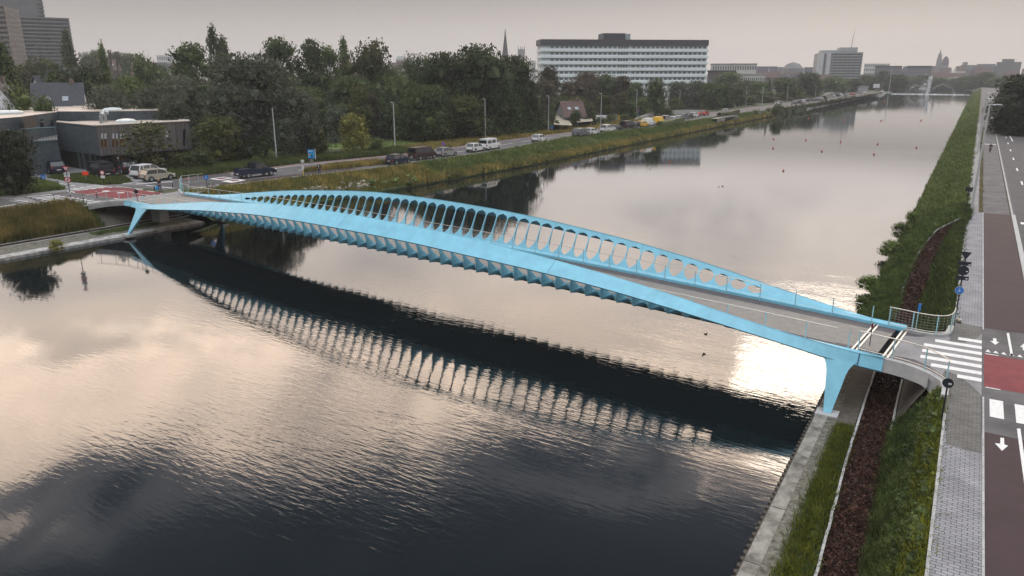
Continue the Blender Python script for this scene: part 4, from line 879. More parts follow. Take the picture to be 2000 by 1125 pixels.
# ================================================================ OBJECTS
# ---- vehicles: origin on the ground in the middle, nose towards +Y
def paint(name,c,r=.3,met=0): return mat('paint_'+name,c,r,.03,2,metal=met)
TYRE=BLACK; RIM=mat('rim',(.35,.36,.38),.35,.1,5,metal=.7); TAIL=mat('tail_light',(.30,.012,.012),.3,.1,5); HEADL=mat('head_lamp_glass',(.6,.62,.62),.15,.1,5); PLATE=mat('number_plate',(.62,.60,.55),.5,.05,5); TRIM=mat('trim_black',(.02,.02,.022),.6,.1,5)
BRK=mat('tail_light_lit',(.5,.02,.01),.4,0,5,emit=((1,.12,.05),3.2)); HDL=mat('head_light_lit',(.9,.8,.6),.4,0,5,emit=((1,.78,.42),4.0))
SH={'hatch':dict(L=4.0,W=1.74,body=[(-2,.28),(-2,.62),(-1.93,.92),(-1.5,.95),(.95,.92),(1.55,.80),(1.9,.68),(2,.5),(1.98,.28)],cab=[(-1.86,.93),(-1.55,1.40),(-1.1,1.47),(.05,1.46),(.42,1.36),(1.12,.90)],ro=(-1.5,.08,1.47)),
'suv':dict(L=4.5,W=1.86,body=[(-2.25,.36),(-2.25,.75),(-2.18,1.08),(-1.7,1.10),(1.0,1.06),(1.9,.96),(2.2,.78),(2.25,.6),(2.23,.36)],cab=[(-2.12,1.08),(-1.85,1.62),(-1.3,1.70),(.1,1.68),(.45,1.58),(1.15,1.04)],ro=(-1.85,.1,1.70)),
'van':dict(L=5.1,W=1.95,body=[(-2.55,.34),(-2.55,1.02),(-2.52,1.10),(1.45,1.10),(2.1,1.00),(2.48,.72),(2.55,.5),(2.53,.34)],cab=[(-2.50,1.10),(-2.42,1.86),(-2.2,1.96),(.95,1.95),(1.15,1.88),(1.95,1.06)],ro=(-2.4,.98,1.97)),
'pickup':dict(L=5.3,W=1.9,body=[(-2.65,.45),(-2.65,1.08),(-.55,1.12),(-.5,1.12),(1.25,1.08),(2.3,1.0),(2.6,.8),(2.65,.6),(2.63,.45)],cab=[(-.55,1.10),(-.45,1.68),(-.25,1.78),(.65,1.76),(.9,1.68),(1.6,1.08)],ro=(-.45,.66,1.78))}
CARS={}
def make_car(kind,pname,pm,label,cat,loc,rz,panel=False,lights=None,group='vehicles on the left bank road',roofm=None,name=None):
    key=(kind,pname,panel,lights)
    name=name or {'hatch':'car','suv':'car','van':'van','pickup':'pickup_truck'}[kind]
    if key in CARS:
        r=dup(CARS[key],loc,rz,label,group); r['category']=cat; r.scale=(1.13,)*3; return r
    S_=SH[kind]; W=S_['W']; rt=thing(name,label,cat,loc,rz,group); rt.scale=(1.13,)*3
    def loft(poly,ws,m,mb,zs=None,tumble=0):
        zlo=min(p[1] for p in poly); zhi=max(p[1] for p in poly); cx=sum(p[0] for p in poly)/len(poly); cz=(zlo+zhi)/2; rows=[]
        for y,k in ws: rows.append([( y*(1-tumble*(p[1]-zlo)/(zhi-zlo)), cx+(p[0]-cx)*k, cz+(p[1]-cz)*k) for p in poly])
        mb.strip(rows,m,closed=True); mb.face(rows[0][::-1],m); mb.face(rows[-1],m)
    b=MB(); loft(S_['body'],[(-W/2,.93),(-W/2+.07,.99),(0,1.0),(W/2-.07,.99),(W/2,.93)],pm,b)
    for sx in (-1,1):                                  # dark wheel arches
        for wy in (-S_['L']*.31,S_['L']*.32):
            a=[(sx*(W/2+.004),wy+.40*math.cos(t),.30+.40*math.sin(t)) for t in np.linspace(0,PI,9)]; b.face(a,TRIM)
    b.box(-W/2+.06,W/2-.06,-S_['L']/2-.012,-S_['L']/2+.1,.30,.50,TRIM); b.box(-W/2+.1,W/2-.1,S_['L']/2-.1,S_['L']/2+.012,.32,.52,TRIM)
    if kind=='pickup': b.box(-W/2+.12,W/2-.12,-2.52,-.66,1.0,1.125,BLACK); b.box(-W/2+.02,-W/2+.12,-2.6,-.6,1.05,1.22,pm); b.box(W/2-.12,W/2-.02,-2.6,-.6,1.05,1.22,pm); b.box(-W/2+.06,W/2-.06,-2.645,-2.54,.8,1.22,pm)
    body=b.build('body',rt)
    cw=W/2-.06; b=MB(); loft(S_['cab'],[(-cw,.96),(-cw+.05,1),(cw-.05,1),(cw,.96)],pm if panel else GLASS,b,tumble=.14); cab=b.build('cabin' if panel else 'windows',rt)
    if panel:
        b=MB(); fp_=S_['cab'][-1]; f0=S_['cab'][-2]; w2=cw*.82
        b.face([(-w2,f0[0]+.03,f0[1]),(w2,f0[0]+.03,f0[1]),(cw*.93,fp_[0]+.02,fp_[1]+.06),(-cw*.93,fp_[0]+.02,fp_[1]+.06)],GLASS)
        for sx in (-1,1): b.face([(sx*(cw*.90),.9,1.75),(sx*(cw*.985),.9,1.22),(sx*(cw*.985),1.62,1.22),(sx*(cw*.93),1.2,1.62)],GLASS)
        if panel=='rear': b.face([(-w2,-2.485,1.80),(w2,-2.485,1.80),(w2*1.05,-2.53,1.25),(-w2*1.05,-2.53,1.25)],GLASS)
        if panel=='side' or panel=='rear':
            for sx in (-1,1):
                for y0,y1 in ((-2.2,-.9),(-.7,.6)): b.face([(sx*cw*.905,y0,1.76),(sx*cw*.905,y1,1.76),(sx*cw*.995,y1,1.2),(sx*cw*.995,y0,1.2)],GLASS)
        b.build('windows',rt)
    b=MB(); x0,x1,z=S_['ro']; b.box(-cw*.84,cw*.84,x0,x1,z-.03,z+.025,roofm or pm); 
    if not panel:
        cc=S_['cab']; k=.135
        def pil(p,q,w=.045): 
            for sx in (-1,1): 
                zl0=cc[0][1]; h=z-zl0; xa=cw*(1-k*(p[1]-zl0)/h)+.006; xb=cw*(1-k*(q[1]-zl0)/h)+.006
                b.tube([(sx*xa,p[0],p[1]),(sx*xb,q[0],q[1])],w,pm,5)
        pil(cc[0],cc[1],.06); pil(cc[-1],cc[-2],.035); pil((-.35,cc[0][1]),(-.30,z-.05)); pil((x0,z-.02),(x1,z-.02),.03)
        if kind=='suv': pil((-1.45,cc[0][1]),(-1.4,z-.05),.05)
    b.build('roof',rt)
    for sx in (-1,1):
        for wy in (-S_['L']*.31,S_['L']*.32):
            r=.315 if kind=='hatch' else .36; b=MB(); x=sx*(W/2-.10)
            b.tube([(x-sx*.10,0,0),(x+sx*.115,0,0)],r,TYRE,16); wh=b.build('wheel',rt); wh.location=(0,wy,r)
            b=MB(); b.tube([(x+sx*.10,0,0),(x+sx*.125,0,0)],r*.62,RIM,10); b.build('rim',wh)
        zt=.72 if kind=='hatch' else .95
        b=MB(); b.box(-.10,.10,-.03,.03,-.12,.12,BRK if lights=='brake' else TAIL); q=b.build('tail_light',rt); q.location=(sx*(W/2-.16),-S_['L']/2+.04,zt)
        b=MB(); b.box(-.17,.17,-.05,.05,-.06,.06,HDL if lights=='head' else HEADL); q=b.build('headlight',rt); q.location=(sx*(W/2-.27),S_['L']/2-.07,.66 if kind=='hatch' else .80)
        b=MB(); b.box(-.09,.09,-.05,.05,-.06,.06,pm); q=b.build('mirror',rt); q.location=(sx*(W/2+.06),.78 if kind!='van' else 1.55,S_['body'][3][1]+.08)
    b=MB(); b.box(-.26,.26,-.012,0,-.055,.055,PLATE); q=b.build('number_plate',rt); q.location=(0,-S_['L']/2-.013,.60)
    CARS[key]=rt; return rt
def rdir(u,v):                                        # local road direction
    a=GL(u,v); y=a[1]; x0,x1=NEx(max(60,y-6)),NEx(y+6); return math.atan2(-(x1-x0),12)
P_={'white':paint('white',(.62,.63,.64)),'black':paint('black',(.014,.014,.018),.22),'silver':paint('silver',(.36,.38,.40),.3,.4),'grey':paint('grey',(.13,.145,.17),.3,.3),'beige':paint('champagne',(.42,.40,.33),.3,.3),'brown':paint('dark_brown',(.035,.022,.022),.3),'yellow':paint('yellow',(.72,.42,.02),.4),'navy':paint('dark_blue',(.014,.022,.045),.25),'red':paint('red',(.32,.03,.02),.4)}
def car(u,v,kind,col,label,rot=0,**k):
    p=GL(u,v); cat=k.pop('cat',None) or {'hatch':'car','suv':'car','van':'van','pickup':'pickup truck'}[kind]
    return make_car(kind,col,P_[col],label,cat,(p[0],p[1],p[2]+.012),rdir(u,v)+rot,**k)
cd=[(308,352,'hatch','beige','champagne coloured three door hatchback driving past the woman with the blue bag',0,{}),
(291,346,'suv','white','white crossover with black roof standing behind the champagne hatchback',.25,{}),
(199,345,'van','black','black van parked behind the orange sign in front of the wooden building',1.4,{'panel':'rear'}),
(246,338,'suv','black','black car in the shadow of the overhang, right of the black van',1.4,{}),
(103,338,'suv','navy','dark car parked under the leaning tree left of the black van',1.5,{}),
(500,345,'pickup','navy','dark blue pickup truck driving over the road table near the bridge',0,{}),
(779,320,'hatch','navy','dark blue small hatchback, first car in the line after the pickup truck',0,{}),
(826,311,'van','brown','dark brown people carrier behind the dark blue small hatchback',0,{'panel':'rear','cat':'car'}),
(872,305,'hatch','silver','silver hatchback driving beside the round blue no stopping sign',0,{}),
(929,296,'hatch','white','white hatchback close behind the white passenger van',0,{}),
(957,292,'van','white','white passenger van with side windows driving on the road',0,{'panel':'rear'}),
(1053,277,'hatch','white','white small car driving alone in the middle of the road',0,{}),
(1134,266,'suv','grey','blue grey crossover, first of the queue below the two sails',0,{}),
(1156,263,'hatch','white','white hatchback just ahead of the blue grey crossover',0,{}),
(1187,258,'suv','white','white crossover in the queue ahead of the white hatchback',0,{}),
(1204,256,'hatch','black','black hatchback overlapping the white crossover in the queue',0,{}),
(1225,252,'van','black','tall black van in the queue below the yellow poster board',0,{'panel':True}),
(1241,249,'hatch','navy','dark blue car between the tall black van and the yellow estate',0,{}),
(1254,248,'hatch','yellow','bright yellow car in the queue',0,{}),
(1266,246,'van','white','white delivery van in the queue behind the yellow van',0,{'panel':True}),
(1286,243,'van','yellow','yellow delivery van in the queue beside the clipped hedge',0,{'panel':True}),
(1299,240,'van','grey','grey van in the queue ahead of the yellow delivery van',0,{'panel':'rear'}),
(1315,238,'hatch','white','white car on the hump of the underpass, behind the hedge',0,{}),
(1325,236,'hatch','silver','silver car on the hump of the underpass',0,{}),
(1335,233,'suv','grey','grey crossover on the hump of the underpass',0,{}),
(1345,231,'hatch','black','black car on the far side of the underpass hump',0,{}),
(1356,229,'hatch','white','white car leading the queue over the underpass hump',0,{}),
(1375,226,'suv','red','dark red car with its brake lights on past the underpass',0,{'lights':'brake'}),
(1418,221,'hatch','silver','silver car past the second hedge on the left bank',0,{}),
(1520,204,'hatch','grey','oncoming car with its headlights on',PI,{'lights':'head'}),
(1179,240,'van','white','white van parked beside the road left of the yellow poster board',-1.2,{'panel':True})]
for u,v,kind,col,label,rot,k in cd: car(u,v,kind,col,label,rot,**k)
fq=[(1552,203,'hatch','grey'),(1560,202,'suv','black'),(1568,201,'hatch','white'),(1576,199,'suv','navy'),(1589,198,'hatch','black'),(1597,197,'suv','grey'),(1604,196,'hatch','silver'),(1611,195,'van','black')]
for i,(u,v,k_,c) in enumerate(fq): car(u,v,k_,c,['grey hatchback at the tail of the far queue on the left bank','second car of the far queue, a black crossover','white hatchback inside the far queue','dark blue crossover ahead of the white hatchback in the far queue','black hatchback after the gap in the far queue','grey crossover near the front of the far queue','silver hatchback near the front of the far queue','black van at the front of the far queue'][i],group='cars queueing far away on the left bank')
fk=[(1615,186,'hatch','white'),(1622,185,'suv','silver'),(1630,184,'hatch','white'),(1637,184,'hatch','silver'),(1625,190,'hatch','white'),(1633,189,'suv','black'),(1640,188,'hatch','white'),(1652,189,'hatch','silver'),(1678,183,'suv','silver'),(1664,186,'hatch','red')]
for i,(u,v,k_,c) in enumerate(fk): car(u,v,k_,c,'car parked on the far parking area before the white villa, '+['back row left end, white','back row second, silver','back row third, white','back row right end, silver','front row left end, white','front row middle, black','front row right end, white','standing alone, silver','rightmost, silver','small and red'][i],.9,group='cars on the far parking area',**({'lights':'head'} if i==5 else {}))
# ---- street lamps
def lamp(u,v,vt,label,head='single',plain=False,loc=None,h=None,group='street lamps on the left bank road',rz=-PI/2):
    p=loc or GL(u,v)
    if h is None:
        r=ray(u,vt); D=math.hypot(p[0],p[1]); h=H+r[2]*D/math.hypot(r[0],r[1])-p[2]
    rt=thing('street_lamp',label,'street lamp',p,rz,group); b=MB()
    b.tube([(0,0,0),(0,0,h*.25),(0,0,h)],[.14,.12,.08],mat('pole_grey',(.42,.43,.43),.6,.1,3),8); b.build('pole',rt)
    if plain: 
        b=MB(); b.tube([(0,0,.0),(0,0,.9)],.115,BLACK,8); b.build('base_sleeve',rt); return rt
    n={'single':(0,),'triple':(-.9,0,.9),'long':(0,)}[head]
    if head=='triple': b=MB(); b.tube([(-1.0,0,h),(1.0,0,h)],.04,MATS['pole_grey'],6); b.build('cross_arm',rt)
    for dx in n:
        b=MB(); ln=.75 if head!='long' else 1.1
        b.strip([[(-.06,0,h+.02),(.06,0,h+.02),(.05,0,h+.09),(-.05,0,h+.09)],[(-.15,-ln*.4,h+.04),(.15,-ln*.4,h+.04),(.11,-ln*.4,h+.13),(-.11,-ln*.4,h+.13)],[(-.11,-ln,h+.06),(.11,-ln,h+.06),(.07,-ln,h+.12),(-.07,-ln,h+.12)]],mat('lamp_head',(.50,.52,.53),.5,.1,3),closed=True)
        b.face([(-.11,-ln,h+.06),(.11,-ln,h+.06),(.07,-ln,h+.12),(-.07,-ln,h+.12)],MATS['lamp_head']); q=b.build('lamp_head',rt); q.location=(dx,0,0)
    return rt
lamp(541,316,210,'plain pole without lamp head in front of the largest willow',plain=True)
lamp(772,292,201,'street lamp behind the dark blue hatchback')
lamp(948,272,194,'street lamp right of the light olive tree')
lamp(1071,258,188,'street lamp beside the round blue sign')
lamp(1173,245,183,'street lamp beside the parked white van')
lamp(1242,232,176,'street lamp at the near end of the concrete ramp wall')
lamp(1302,221,176,'street lamp rising from the ramp wall before the great round tree')
lamp(1326,220,177,'street lamp above the middle of the ramp wall')
lamp(1385,212,174,'street lamp past the ramp wall')
lamp(1423,210,173,'street lamp left of the low pale scrub'); lamp(1456,208,170,'street lamp in front of the low pale scrub'); lamp(1488,204,171,'street lamp right of the low pale scrub'); lamp(1512,200,176,'thin street lamp behind the oncoming car'); lamp(1537,197,170,'thin street lamp left of the white billboard')
lamp(1592,191,168,'thin lit looking street lamp left of the white villa')
lamp(603,250,172,'three headed floodlight mast standing in the trees by the field',head='triple',loc=(*A(603,250,190)[:2],3.4),group='floodlights',rz=YAW)
for (u,v,vt,l) in ((1897,412,205,'nearest street lamp on the right bank with its long pole leaning over the lawn'),(1909,300,193,'second street lamp on the right bank, behind the nearest'),(1913,262,182,'third street lamp on the right bank, beside the great dark tree')):
    lamp(u,v,vt,l,head='long',loc=G(u,v,4.0),group='street lamps on the right bank',rz=PI/2*1)
# ---- road signs
SB=mat('sign_back',(.018,.022,.032),.5,.1,4); SW=mat('sign_white',(.62,.63,.65),.5,.05,4); SR=mat('sign_red',(.50,.02,.03),.5,.05,4); SBL=mat('sign_blue',(.02,.17,.55),.5,.05,4)
def disc(b,r,z,m,y=0,n=20,t=.015): 
    a=[(r*math.cos(q),y,z+r*math.sin(q)) for q in np.linspace(0,2*PI,n,endpoint=False)]; c=[(p[0],y+t,p[2]) for p in a]; b.face(a,m); b.face(c[::-1],m); b.strip([a+[a[0]],c+[c[0]]],m)
def rectp(b,w,h,z,m,y=0,x=0,t=.015): b.box(x-w/2,x+w/2,y,y+t,z-h/2,z+h/2,m)
def tri(b,w,z,m,y=0,down=True,t=.015):
    s=-1 if down else 1; a=[(-w/2,y,z-s*w*.43),(w/2,y,z-s*w*.43),(0,y,z+s*w*.43)]; c=[(p[0],y+t,p[2]) for p in a]; b.face(a,m); b.face(c[::-1],m); b.strip([a+[a[0]],c+[c[0]]],m)
def signpost(label,loc,h,plates,rz,r=.035,name='sign_post',cat='road sign',polem=None,banded=False):
    rt=thing(name,label,cat,loc,rz); b=MB(); b.tube([(0,.03,-.1),(0,.03,h)],r,polem or DARKM,8)
    if banded:
        for z in (.9,1.5): b.tube([(0,.03,z),(0,.03,z+.3)],r+.004,SW,8)
    b.build('pole',rt)
    for f in plates: b=MB(); f(b); b.build('sign_plate',rt)
    return rt
def text(parent,s,size,loc,m,rot=(PI/2,0,0),name='lettering'):
    c=bpy.data.curves.new(name,'FONT'); c.body=s; c.size=size; c.align_x='CENTER'; c.align_y='CENTER'; c.extrude=.002
    o=bpy.data.objects.new(name,c); COL.objects.link(o); dg=bpy.context.evaluated_depsgraph_get(); me=bpy.data.meshes.new_from_object(o.evaluated_get(dg)); bpy.data.objects.remove(o)
    me.materials.clear(); me.materials.append(m); o=bpy.data.objects.new(name,me); COL.objects.link(o); o.parent=parent; o.location=loc; o.rotation_euler=rot; return o
p=G(1862,640,4.0)
def hgt(loc,v,u): r=ray(u,v); D=math.hypot(loc[0],loc[1]); return H+r[2]*D/math.hypot(r[0],r[1])-loc[2]
q=G(1857,640,4.0); ft_=(.70,q[1],3.9)
h1=hgt(ft_,490,1873)
sg=signpost('tall black sign post seen from behind with four sign plates beside the far railing',ft_,h1,
 [lambda b:tri(b,.55,h1-.25,SB),lambda b:rectp(b,.66,.23,h1-.70,SB),lambda b:disc(b,.29,h1-1.12,SB),lambda b:rectp(b,.66,.23,h1-1.56,SB)],.0)
b=MB(); disc(b,.22,0,SBL,t=.02); disc(b,.235,0,SW,y=.003,t=.014); o_=b.build('blue_disc',sg); o_.location=(-.02,-.04,h1-2.30); text(o_,'↓',.3,(0,-.004,0),SW)
for z,x in ((h1-.28,-.18),(h1-.75,.25),(h1-1.15,.18),(h1-1.58,.22)): b=MB(); rectp(b,.10,.06,z,SW,y=-.006,x=x,t=.004); b.build('sticker',sg)
l2=(.55,G(1890,420,4)[1]-2.5,3.9); h2=hgt(l2,366,1893)
signpost('dark sign post with a box shaped plate at the top of the curving path',l2,h2,[lambda b:rectp(b,.62,.42,h2-.2,SB),lambda b:disc(b,.14,h2-.75,SB)],0)
l3=(.66,34.9,3.5); h3=hgt(l3,742,1841)
s3=signpost('round sign seen from behind on a black pole beside the near wing wall',l3,h3,[lambda b:disc(b,.22,h3-.1,SB)],0)
b=MB(); rectp(b,.12,.08,h3-.12,SW,y=-.01,x=.08,t=.006); b.build('sticker',s3)
b=MB(); b.box(-.11,.11,-.12,.12,0,.10,BLACK); b.box(-.10,.10,-.11,.11,.10,.22,mat('box_beige',(.45,.38,.30),.7,.1,4)); tag(b.build('ground_box',loc=G(1873,630,4.0)),'small beige topped box standing at the corner of the far pavement','box')
p=BX(77.9,Wd(78)*.30,zd(78)); hh=hgt(p,637,1743)
bs=signpost('slim dark bollard post with a red top plate at the right bridge end',p,hh,[lambda b:b.box(-.05,.05,0,.02,hh-.28,hh,mat('dark_red',(.16,.02,.03),.5,.1,4))],.3,r=.022)
p=(farc[0][0]+.6,farc[0][1]+.2,4.0); hh=hgt(p,592,1787)
signpost('narrow blue sign turned edge on at the far mesh railing',p,hh,[lambda b:b.box(-.055,.055,-.05,.05,hh-.42,hh,SBL)],1.2,r=.022,polem=MATS['post_blue'])
# left bank signs
p=GL(141,405); h5=hgt(p,327,132)
fz=lambda v:hgt(p,v,135)
s5=signpost('tall banded post with give way and three more signs by the left crossing',p,h5,
 [lambda b:(tri(b,.72,fz(330),SR),tri(b,.46,fz(330)+.02,SW,y=-.006)),lambda b:rectp(b,.66,.52,fz(341),SW),lambda b:(disc(b,.36,fz(351),SR),disc(b,.26,fz(351),SW,y=-.006)),lambda b:rectp(b,.58,.42,fz(361),SW)],YAW,r=.045,banded=True)
text(s5,'UIT',.30,(0,-.012,fz(341)+.03),DARKM); 
b=MB(); b.box(-.22,.22,-.004,0,-.03,.03,SR,T=lambda q:(q[0]*.7-q[2]*.7,q[1],q[0]*.7+q[2]*.7)); q=b.build('slash',s5); q.location=(0,-.008,fz(351)); b=MB(); b.box(-.10,-.02,-.003,0,-.08,.08,DARKM); b.box(.03,.11,-.003,0,-.08,.08,SR); q=b.build('symbol',s5); q.location=(0,-.007,fz(351))
b=MB(); [b.box(-.2,.2,-.003,0,z-.02,z+.02,DARKM) for z in (-.1,0,.1)]; q=b.build('lettering_lines',s5); q.location=(0,-.003,fz(361))
p=GL(169,356); hh=hgt(p,335,165); OR=mat('fluorescent_orange',(.85,.06,.01),.5,.03,4)
s6=signpost('bright orange temporary board on a slim post before the black van',p,hh,[lambda b:rectp(b,.80,.50,hh-.25,OR)],YAW+.1,r=.03,polem=STEEL)
p=GL(85,352); hh=hgt(p,341,85); s7=signpost('low blue board with white figure beside the side path',p,hh,[lambda b:rectp(b,.62,.80,hh-.4,SBL)],YAW+.1)
b=MB(); b.box(-.05,.05,-.004,0,-.15,.12,SW); b.box(-.05,.05,-.004,0,.16,.24,SW); q=b.build('symbol',s7); q.location=(0,-.006,hh-.4)
p=GL(203,361); hh=hgt(p,333,201); signpost('no entry for lorries sign with a white plate below, in front of the black van',p,hh,[lambda b:(disc(b,.30,hh-.3,SR),disc(b,.21,hh-.3,SW,y=-.006)),lambda b:rectp(b,.55,.38,hh-.85,SW)],YAW)
p=GL(238,360); hh=hgt(p,305,234); s8=signpost('slim dark traffic light post at the tip of the grass island',p,hh,[lambda b:b.box(-.12,.12,-.10,.10,hh-.75,hh,DARKM),lambda b:b.box(-.10,.10,-.08,.08,hh-1.9,hh-1.35,DARKM)],YAW+.3,r=.04,cat='traffic light',name='traffic_light')
b=MB(); disc(b,.07,0,SR); q=b.build('lens',s8); q.location=(0,-.12,hh-1.5); b=MB(); rectp(b,.12,.14,0,SW); q=b.build('lens',s8); q.location=(0,-.12,hh-.25)
p=BX(1.2,.1,4.1); hh=hgt(p,372,242); signpost('small black sign seen from behind on a slanting post by the left railing',p,hh,[lambda b:disc(b,.24,hh-.2,SB)],YAW,r=.03)
p=GL(405,370); hh=hgt(p,342,403); s9=signpost('round blue sign on a dark post above the parked bicycle',p,hh,[lambda b:disc(b,.32,hh-.3,SBL)],YAW,r=.035); text(s9,'↓',.45,(0,-.006,hh-.3),SW)
p=GL(370,372); hh=hgt(p,345,370); signpost('small red warning triangle on a white post near the left railing',p,hh,[lambda b:(tri(b,.42,hh-.2,SR,down=False),tri(b,.24,hh-.21,SW,y=-.006,down=False))],YAW,r=.02,polem=SW)
# bus stop pole
p=GL(593,345.5); hh=hgt(p,312,591); YE=mat('stop_yellow',(.70,.48,.02),.5,.05,4)
bsx=signpost('yellow bus stop pole with a white and blue flag on a dark blue foot',p,hh,[lambda b:rectp(b,.45,.55,hh-.28,SW,t=.05)],YAW,r=.055,polem=YE,name='bus_stop_pole',cat='bus stop')
b=MB(); rectp(b,.42,.18,hh-.46,SBL,y=-.006,t=.004); b.build('blue_panel',bsx); b=MB(); rectp(b,.32,.55,hh*.55,SW,y=-.06,t=.05); b.build('timetable',bsx); b=MB(); b.box(-.45,.45,-.3,.3,0,.16,mat('stop_foot',(.02,.03,.10),.6,.1,4)); b.build('foot',bsx)
# poster stand
p=GL(609,319); hh=hgt(p,291,609)
ad=thing('poster_stand','free standing poster panel with a blue poster beside the road','advertising panel',p,YAW+.25)
b=MB(); b.box(-.62,.62,-.12,.12,.75,hh,DARKM); b.build('frame',ad); b=MB(); b.box(-.3,.3,-.1,.1,0,.75,mat('poster_foot',(.16,.15,.12),.8,.2,3)); b.build('foot',ad); b=MB(); b.box(.62,.72,-.13,.13,.7,hh,SW); b.build('side_panel',ad)
b=MB(); b.box(-.54,.54,-.135,-.122,.88,hh-.08,mat('poster_blue',(.01,.13,.42),.3,0,1.6,col2=(.03,.38,.70))); po=b.build('poster',ad)
b=MB(); b.box(-.45,.30,-.145,-.137,hh-.38,hh-.28,SW); b.box(-.48,-.2,-.145,-.137,1.3,1.7,mat('poster_skin',(.40,.20,.10),.5,.2,3)); b.box(-.05,.25,-.145,-.137,1.15,1.45,DARKM); b.box(.1,.4,-.145,-.137,1.65,1.85,mat('poster_teal',(.02,.25,.35),.5,.2,3)); b.build('poster_print',po)
for u,v,vt,l in ((866,295,277,'red ringed blue no stopping sign beside the silver car'),(1078,258,246,'round blue sign before the conifers'),(1245,233,214,'post with red, white and blue plates near the ramp wall')):
    p=GL(u,v); hh=hgt(p,vt,u); s_=signpost(l,p,hh,[lambda b:(disc(b,.40,hh-.4,SR if u!=1078 else SBL),disc(b,.30,hh-.4,SBL,y=-.006))],YAW,r=.04,polem=SR if u==866 else STEEL)
    if u==1245: b=MB(); rectp(b,.5,.6,hh-1.3,SBL); rectp(b,.5,.5,hh-2.0,SW); b.build('lower_plates',s_)
# bollards
for u,v,l in ((107.5,398,'bollard before the left zebra crossing'),(164,398.5,'bollard at the start of the near left wing wall'),(190,387,'bollard between the zebra crossing and the bridge'),(302,374,'bollard beside the woman with the blue bag'),(338,368.5,'bollard with white bands near the road edge'),(114,363,'grey bollard on the corner of the side path'),(72,353,'bollard beside the low blue board')):
    p=GL(u,v); o=thing('bollard','short dark '+l,'bollard',p,0,'bollards around the left crossing'); b=MB(); b.tube([(0,0,0),(0,0,1.05)],.055,DARKM,8); b.build('post',o); b=MB(); b.tube([(0,0,.78),(0,0,.92)],.060,SW,8); b.build('band',o)
# bicycle
p=GL(412,371.5); bi=thing('bicycle','dark bicycle leaning by the railing at the far left bridge end','bicycle',p,1.1)
for nm,x in (('wheel',-.52),('wheel',.52)):
    b=MB(); b.tube([(.33*math.cos(a),0,.34+.33*math.sin(a)) for a in np.linspace(0,2*PI,20)],.018,BLACK,5,cap=False)
    for a in np.linspace(0,PI,6,endpoint=False): b.tube([(.32*math.cos(a),0,.34+.32*math.sin(a)),(-.32*math.cos(a),0,.34-.32*math.sin(a))],.003,STEEL,3)
    q=b.build(nm,bi); q.location=(x,0,0)
b=MB()
for a,c in (((-.52,.34),(-.2,.80)),((-.52,.34),(-.05,.32)),((-.05,.32),(-.2,.80)),((-.2,.75),(.38,.80)),((-.05,.32),(.38,.72)),((.52,.34),(.36,.95))): b.tube([(a[0],0,a[1]),(c[0],0,c[1])],.018,DARKM,6)
b.build('frame',bi); b=MB(); b.box(-.33,-.08,-.07,.07,.86,.91,BLACK); b.tube([(-.2,0,.78),(-.2,0,.88)],.015,STEEL,5); b.build('saddle',bi); b=MB(); b.tube([(.30,-.28,.98),(.38,-.1,1.0),(.38,.1,1.0),(.30,.28,.98)],.014,BLACK,5); b.build('handlebar',bi)
